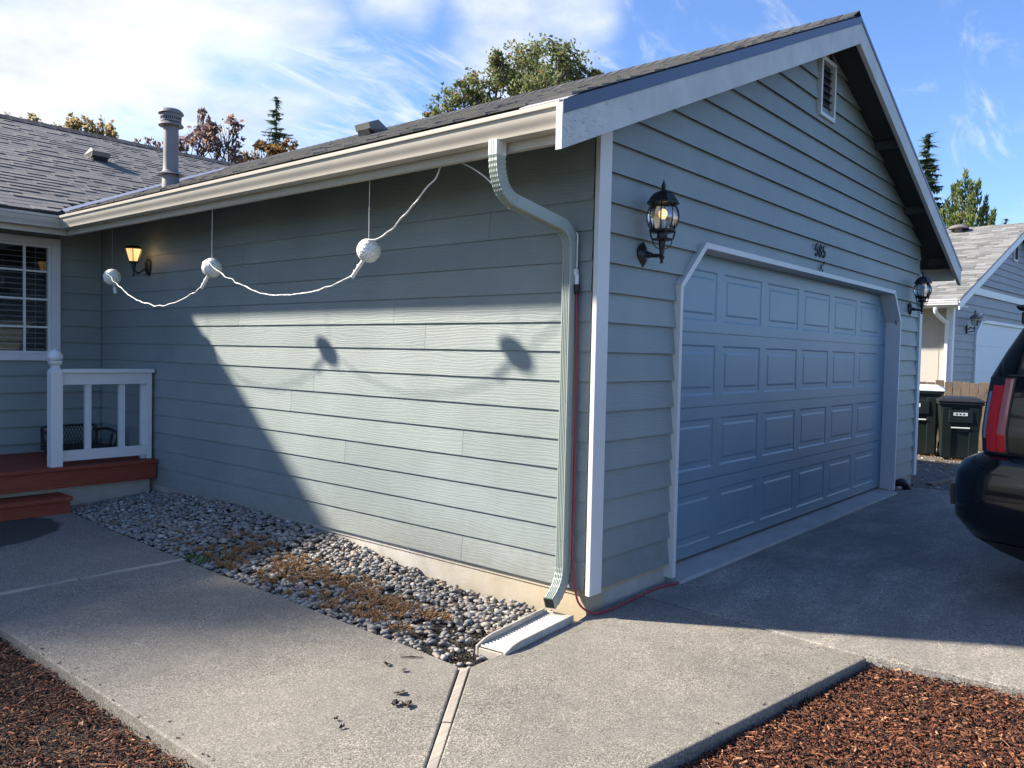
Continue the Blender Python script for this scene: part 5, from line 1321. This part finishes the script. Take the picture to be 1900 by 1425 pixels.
# small jar of detail: receiver and exhaust under the bumper
CPt('exhaust', MB().tube([(.25, -.62, .30), (.10, -.62, .29)], .035, 12), M_RIM, smooth=50)

# ================================================================== TREES
def branch_pts(a, c, k=4, wob=.12):
    a, c = Vector(a), Vector(c); d_ = (c-a).length
    return [a.lerp(c, i/k) + (Vector((uni(-1, 1), uni(-1, 1), uni(-.4, .6)))*wob*d_*.4 if 0 < i < k else Vector()) for i in range(k+1)]
def leafcard(mb, p, s_, asp=.62):
    d1 = Vector((uni(-1, 1), uni(-1, 1), uni(-1, 1))).normalized(); d2 = d1.orthogonal().normalized(); d2 = (Matrix.Rotation(uni(0, 6.28), 3, d1) @ d2)*s_*asp; d1 = d1*s_
    mb.add([p - d1, p - d2*.9 + d1*.1, p + d1, p + d2*.9 + d1*.1], [(0, 1, 2, 3)])
def broadleaf(name, label, base, h, clumps, leafsize, per, mat, trunk_r, group=None, fill=None):
    """clumps: list of (centre offset, radius)"""
    t = thing(name, label, 'tree', base, 0, group)
    tr = MB(); top = Vector((0, 0, h*.42)); tr.tube(branch_pts((0, 0, 0), top, 5, .05), [trunk_r*(1-.45*i/5) for i in range(6)], 9)
    lv = MB()
    for c_, r_ in clumps:
        c_ = Vector(c_); tr.tube(branch_pts(top*uni(.75, 1.0), c_, 5, .16), [trunk_r*.45*(1-.85*i/5) for i in range(6)], 6)
        for q in range(5):
            e_ = c_ + Vector((uni(-1, 1), uni(-1, 1), uni(-.5, 1))).normalized()*r_*uni(.6, .95)
            tr.tube(branch_pts(c_*.92, e_, 3, .2), [trunk_r*.13, trunk_r*.09, trunk_r*.06, trunk_r*.03], 5)
        n_ = int(per*r_*r_)
        sub = [c_ + Vector((uni(-1, 1), uni(-1, 1), uni(-1, 1))).normalized()*r_*(.45+.5*rnd()) for _ in range(max(6, int(n_/45)))]
        for q in range(n_):
            s0_ = random.choice(sub); p = s0_ + Vector((random.gauss(0, 1), random.gauss(0, 1), random.gauss(0, .8)))*r_*.19
            leafcard(lv, p, leafsize*uni(.6, 1.25))
    part('trunk', tr, M_BARKT, t, smooth=50, world=False); part('crown', lv, mat, t, world=False)
    return t
def locate(u, v, dep):
    return CAM + (FW*FPX + RT*(u-950) + UP*(712.5-v))/FPX*dep
random.seed(101)
# big oak
ob = locate(975, 640, 32); ob.z = -.16
def clump_at(lst, dep, base):
    out_ = []
    for u, v, rpx, *dd in lst: p = locate(u, v, dep + (dd[0] if dd else 0)); out_.append((tuple(p - base), rpx*dep/FPX))
    return out_
oakc = clump_at([(1000, 125, 52), (945, 130, 46, 1), (905, 170, 42), (1055, 140, 46), (1085, 165, 36), (1020, 175, 50, -2), (960, 190, 46), (860, 190, 40), (830, 205, 34), (870, 160, 26), (1060, 190, 44, 2), (985, 108, 32, 2), (1040, 112, 32, -1), (905, 225, 44), (840, 240, 40), (980, 250, 50), (1070, 240, 44), (800, 225, 18), (930, 112, 24), (1100, 142, 16), (1092, 190, 24)], 32, ob)
broadleaf('oak_tree', 'big rounded oak tree rising behind the garage roof', tuple(ob), 13.5, oakc,   .080, 1250, M_OAK, .42)
# poplars / birch tops behind the main roof
for k, (lst, lab) in enumerate((([(60, 250, 26), (62, 225, 13), (40, 240, 14), (100, 255, 18), (75, 240, 13), (18, 225, 10), (20, 240, 12)], 'tan leaved tree leftmost behind the main roof ridge'), ([(150, 245, 22), (140, 225, 13), (165, 235, 14), (130, 240, 13), (118, 250, 12)], 'tan leaved tree in the middle behind the main roof ridge'), ([(195, 252, 18), (188, 238, 11), (205, 245, 10), (215, 260, 10), (178, 255, 12)], 'tan leaved tree right of two others behind the main roof ridge'))):
    bs = locate(lst[0][0], 640, 40); bs.z = -.16; cl_ = []
    for u, v, r_ in lst:
        p = locate(u, v, 40+uni(-1, 1)); cl_.append((tuple(p-bs), r_*40/FPX))
        for q in range(3):
            p2 = p + Vector((uni(-.2, .2), uni(-.2, .2), uni(.1, .5))); cl_.append((tuple(p2-bs), r_*40/FPX*.5))
    broadleaf('poplar_tree', lab, tuple(bs), 12.5, cl_, .12, 380, M_POP, .14, 'tan leaved trees behind the main roof')
# purple maple
mb_ = locate(370, 640, 22); mb_.z = -.16
mc = clump_at([(375, 255, 34), (400, 262, 34), (345, 270, 26), (425, 235, 20), (435, 228, 12), (410, 250, 24), (310, 275, 14), (275, 262, 9), (255, 260, 6), (290, 268, 8), (380, 215, 11), (372, 205, 8), (390, 225, 9), (420, 285, 30), (355, 295, 30), (320, 292, 18), (440, 265, 14)], 22, mb_)
broadleaf('maple_tree', 'purple brown maple tree behind the flue pipe', tuple(mb_), 8.4, mc, .066, 1150, M_MAPLE, .13)
m2 = locate(495, 640, 25); m2.z = -.16
mc2 = clump_at([(475, 285, 22), (500, 290, 26), (530, 275, 15), (545, 268, 8), (455, 290, 14), (520, 290, 18), (480, 268, 12), (440, 300, 12)], 25, m2)
broadleaf('autumn_tree', 'orange brown autumn tree in front of the dark conifer', tuple(m2), 8.0, mc2, .08, 1150, M_MAPLE2, .12)
def conifer(name, label, base, h, rad, z_from, mat, droop=.25, tiers=26, per=5, fol=.22, seed=1, ragged=.25, leafw=.34):
    random.seed(seed); t = thing(name, label, 'tree', tuple(base))
    tr = MB().tube([(0, 0, 0), (0, 0, h*.5), (0, 0, h)], [h*.014, h*.008, .012], 7); lv = MB()
    for i in range(tiers):
        f = (i+.5)/tiers; rr = rad*(1-f)**.85 + .05*h*.02
        n_ = max(4, int(per*(1.3-f)))
        for k in range(n_):
            a = uni(0, 6.28); z = z_from + (h - z_from)*min(.995, f + uni(-.7, .7)/tiers); ln = rr*uni(1-ragged, 1+ragged*.6); d_ = Vector((cos(a), sin(a), 0))
            p0 = Vector((0, 0, z)); p1 = p0 + d_*ln*.6 + Vector((0, 0, -droop*ln*.4)); p2 = p0 + d_*ln + Vector((0, 0, -droop*ln*.55))
            tr.tube([p0, p1, p2], [.022*(1-f)+.008, .014*(1-f)+.005, .004], 4, False)
            m_ = max(4, int(ln*16))
            for q in range(m_):
                s_ = (q+.3)/m_; c_ = (p0.lerp(p1, s_/.6) if s_ < .6 else p1.lerp(p2, (s_-.6)/.4)); w_ = fol*(.35+.65*(1-s_))*uni(.6, 1.2)
                sd3 = Vector((-d_.y, d_.x, 0))
                for sg in (-1, 1):
                    tip = c_ + sd3*sg*w_ + d_*w_*.6 + Vector((0, 0, uni(-.35, .12)*w_)); ww = d_*w_*leafw
                    lv.add([c_ - ww*.5, c_ + ww*.5, tip], [(0, 1, 2)])
                tip = c_ + Vector((uni(-.1, .1), uni(-.1, .1), -w_*uni(.3, .9))); lv.add([c_ - d_*w_*.25, c_ + d_*w_*.25, tip], [(0, 1, 2)])
    part('trunk', tr, M_BARKT, t, smooth=50, world=False); part('crown', lv, mat, t, world=False)
c1 = locate(508, 640, 35); c1.z = -.16
conifer('fir_tree', 'slim dark fir tree behind the autumn tree', c1, 12.45, 3.1, 3.0, M_CON, .10, 50, 9, .30, 5, .45)
c2 = locate(1706, 640, 40); c2.z = -.16
conifer('spruce_tree', 'tall spruce behind the right slope of the garage roof', c2, 12.9, 2.6, 2.5, M_CON, .3, 40, 12, .55, 6, .2)
c3 = locate(1857, 640, 35); c3.z = -.16
conifer('young_fir', 'small distant fir tip over the neighbour roof ridge', c3, 7.95, 1.0, 2.0, M_CON, .1, 26, 8, .30, 7)
# cypress: several upright plumes
random.seed(202)
cy = locate(1793, 640, 29); cy.z = -.16
ct = thing('cypress_tree', 'yellow green feathery cypress behind the neighbour roof', 'tree', tuple(cy))
tr = MB(); lv = MB()
for u, v, w_ in ((1792, 320, 13), (1770, 345, 11), (1815, 340, 11), (1757, 372, 10), (1830, 372, 11), (1780, 338, 12), (1803, 342, 11), (1843, 392, 9), (1747, 392, 9), (1765, 395, 14), (1798, 385, 16), (1822, 395, 13)):
    tp = locate(u, v, 29 + uni(-.8, .8)) - cy; ft = Vector((tp.x*.35, tp.y*.35, .6)); bp_ = branch_pts(ft, tp, 5, .05); tr.tube(bp_, [.07, .06, .045, .03, .02, .008], 5); wm = w_*29/FPX
    for q in range(620):
        s_ = rnd()**.75; c_ = ft.lerp(tp, s_); r_ = wm*min(1.0, (1-s_)*4.5+.12); a = uni(0, 6.28); rr = r_*sqrt(rnd())
        p = c_ + Vector((cos(a)*rr, sin(a)*rr, uni(-.1, .1))); d_ = Vector((cos(a)*.45, sin(a)*.45, uni(.6, 1.2))).normalized()*uni(.10, .22); sdv = d_.cross(Vector((uni(-1, 1), uni(-1, 1), .1))).normalized()*uni(.03, .06)
        lv.add([p - sdv, p + sdv, p + d_], [(0, 1, 2)])
part('trunk', tr, M_BARKT, ct, smooth=50, world=False); part('crown', lv, M_CYP, ct, world=False)

# tall tree at the back left whose crown shades the left of the path
random.seed(303)
sb_ = Vector((-12.95, 17.65, -.16))
shc = []
for i in range(30):
    a = uni(0, 6.28); r_ = 2.35*sqrt(rnd()); shc.append(((cos(a)*r_, sin(a)*r_, 11.7 + uni(-.7, .7)), uni(.65, .95)))
broadleaf('shade_tree', 'tall leafy tree beyond the left end of the house shading the path', tuple(sb_), 13.0, shc, .15, 270, M_OAK, .34)
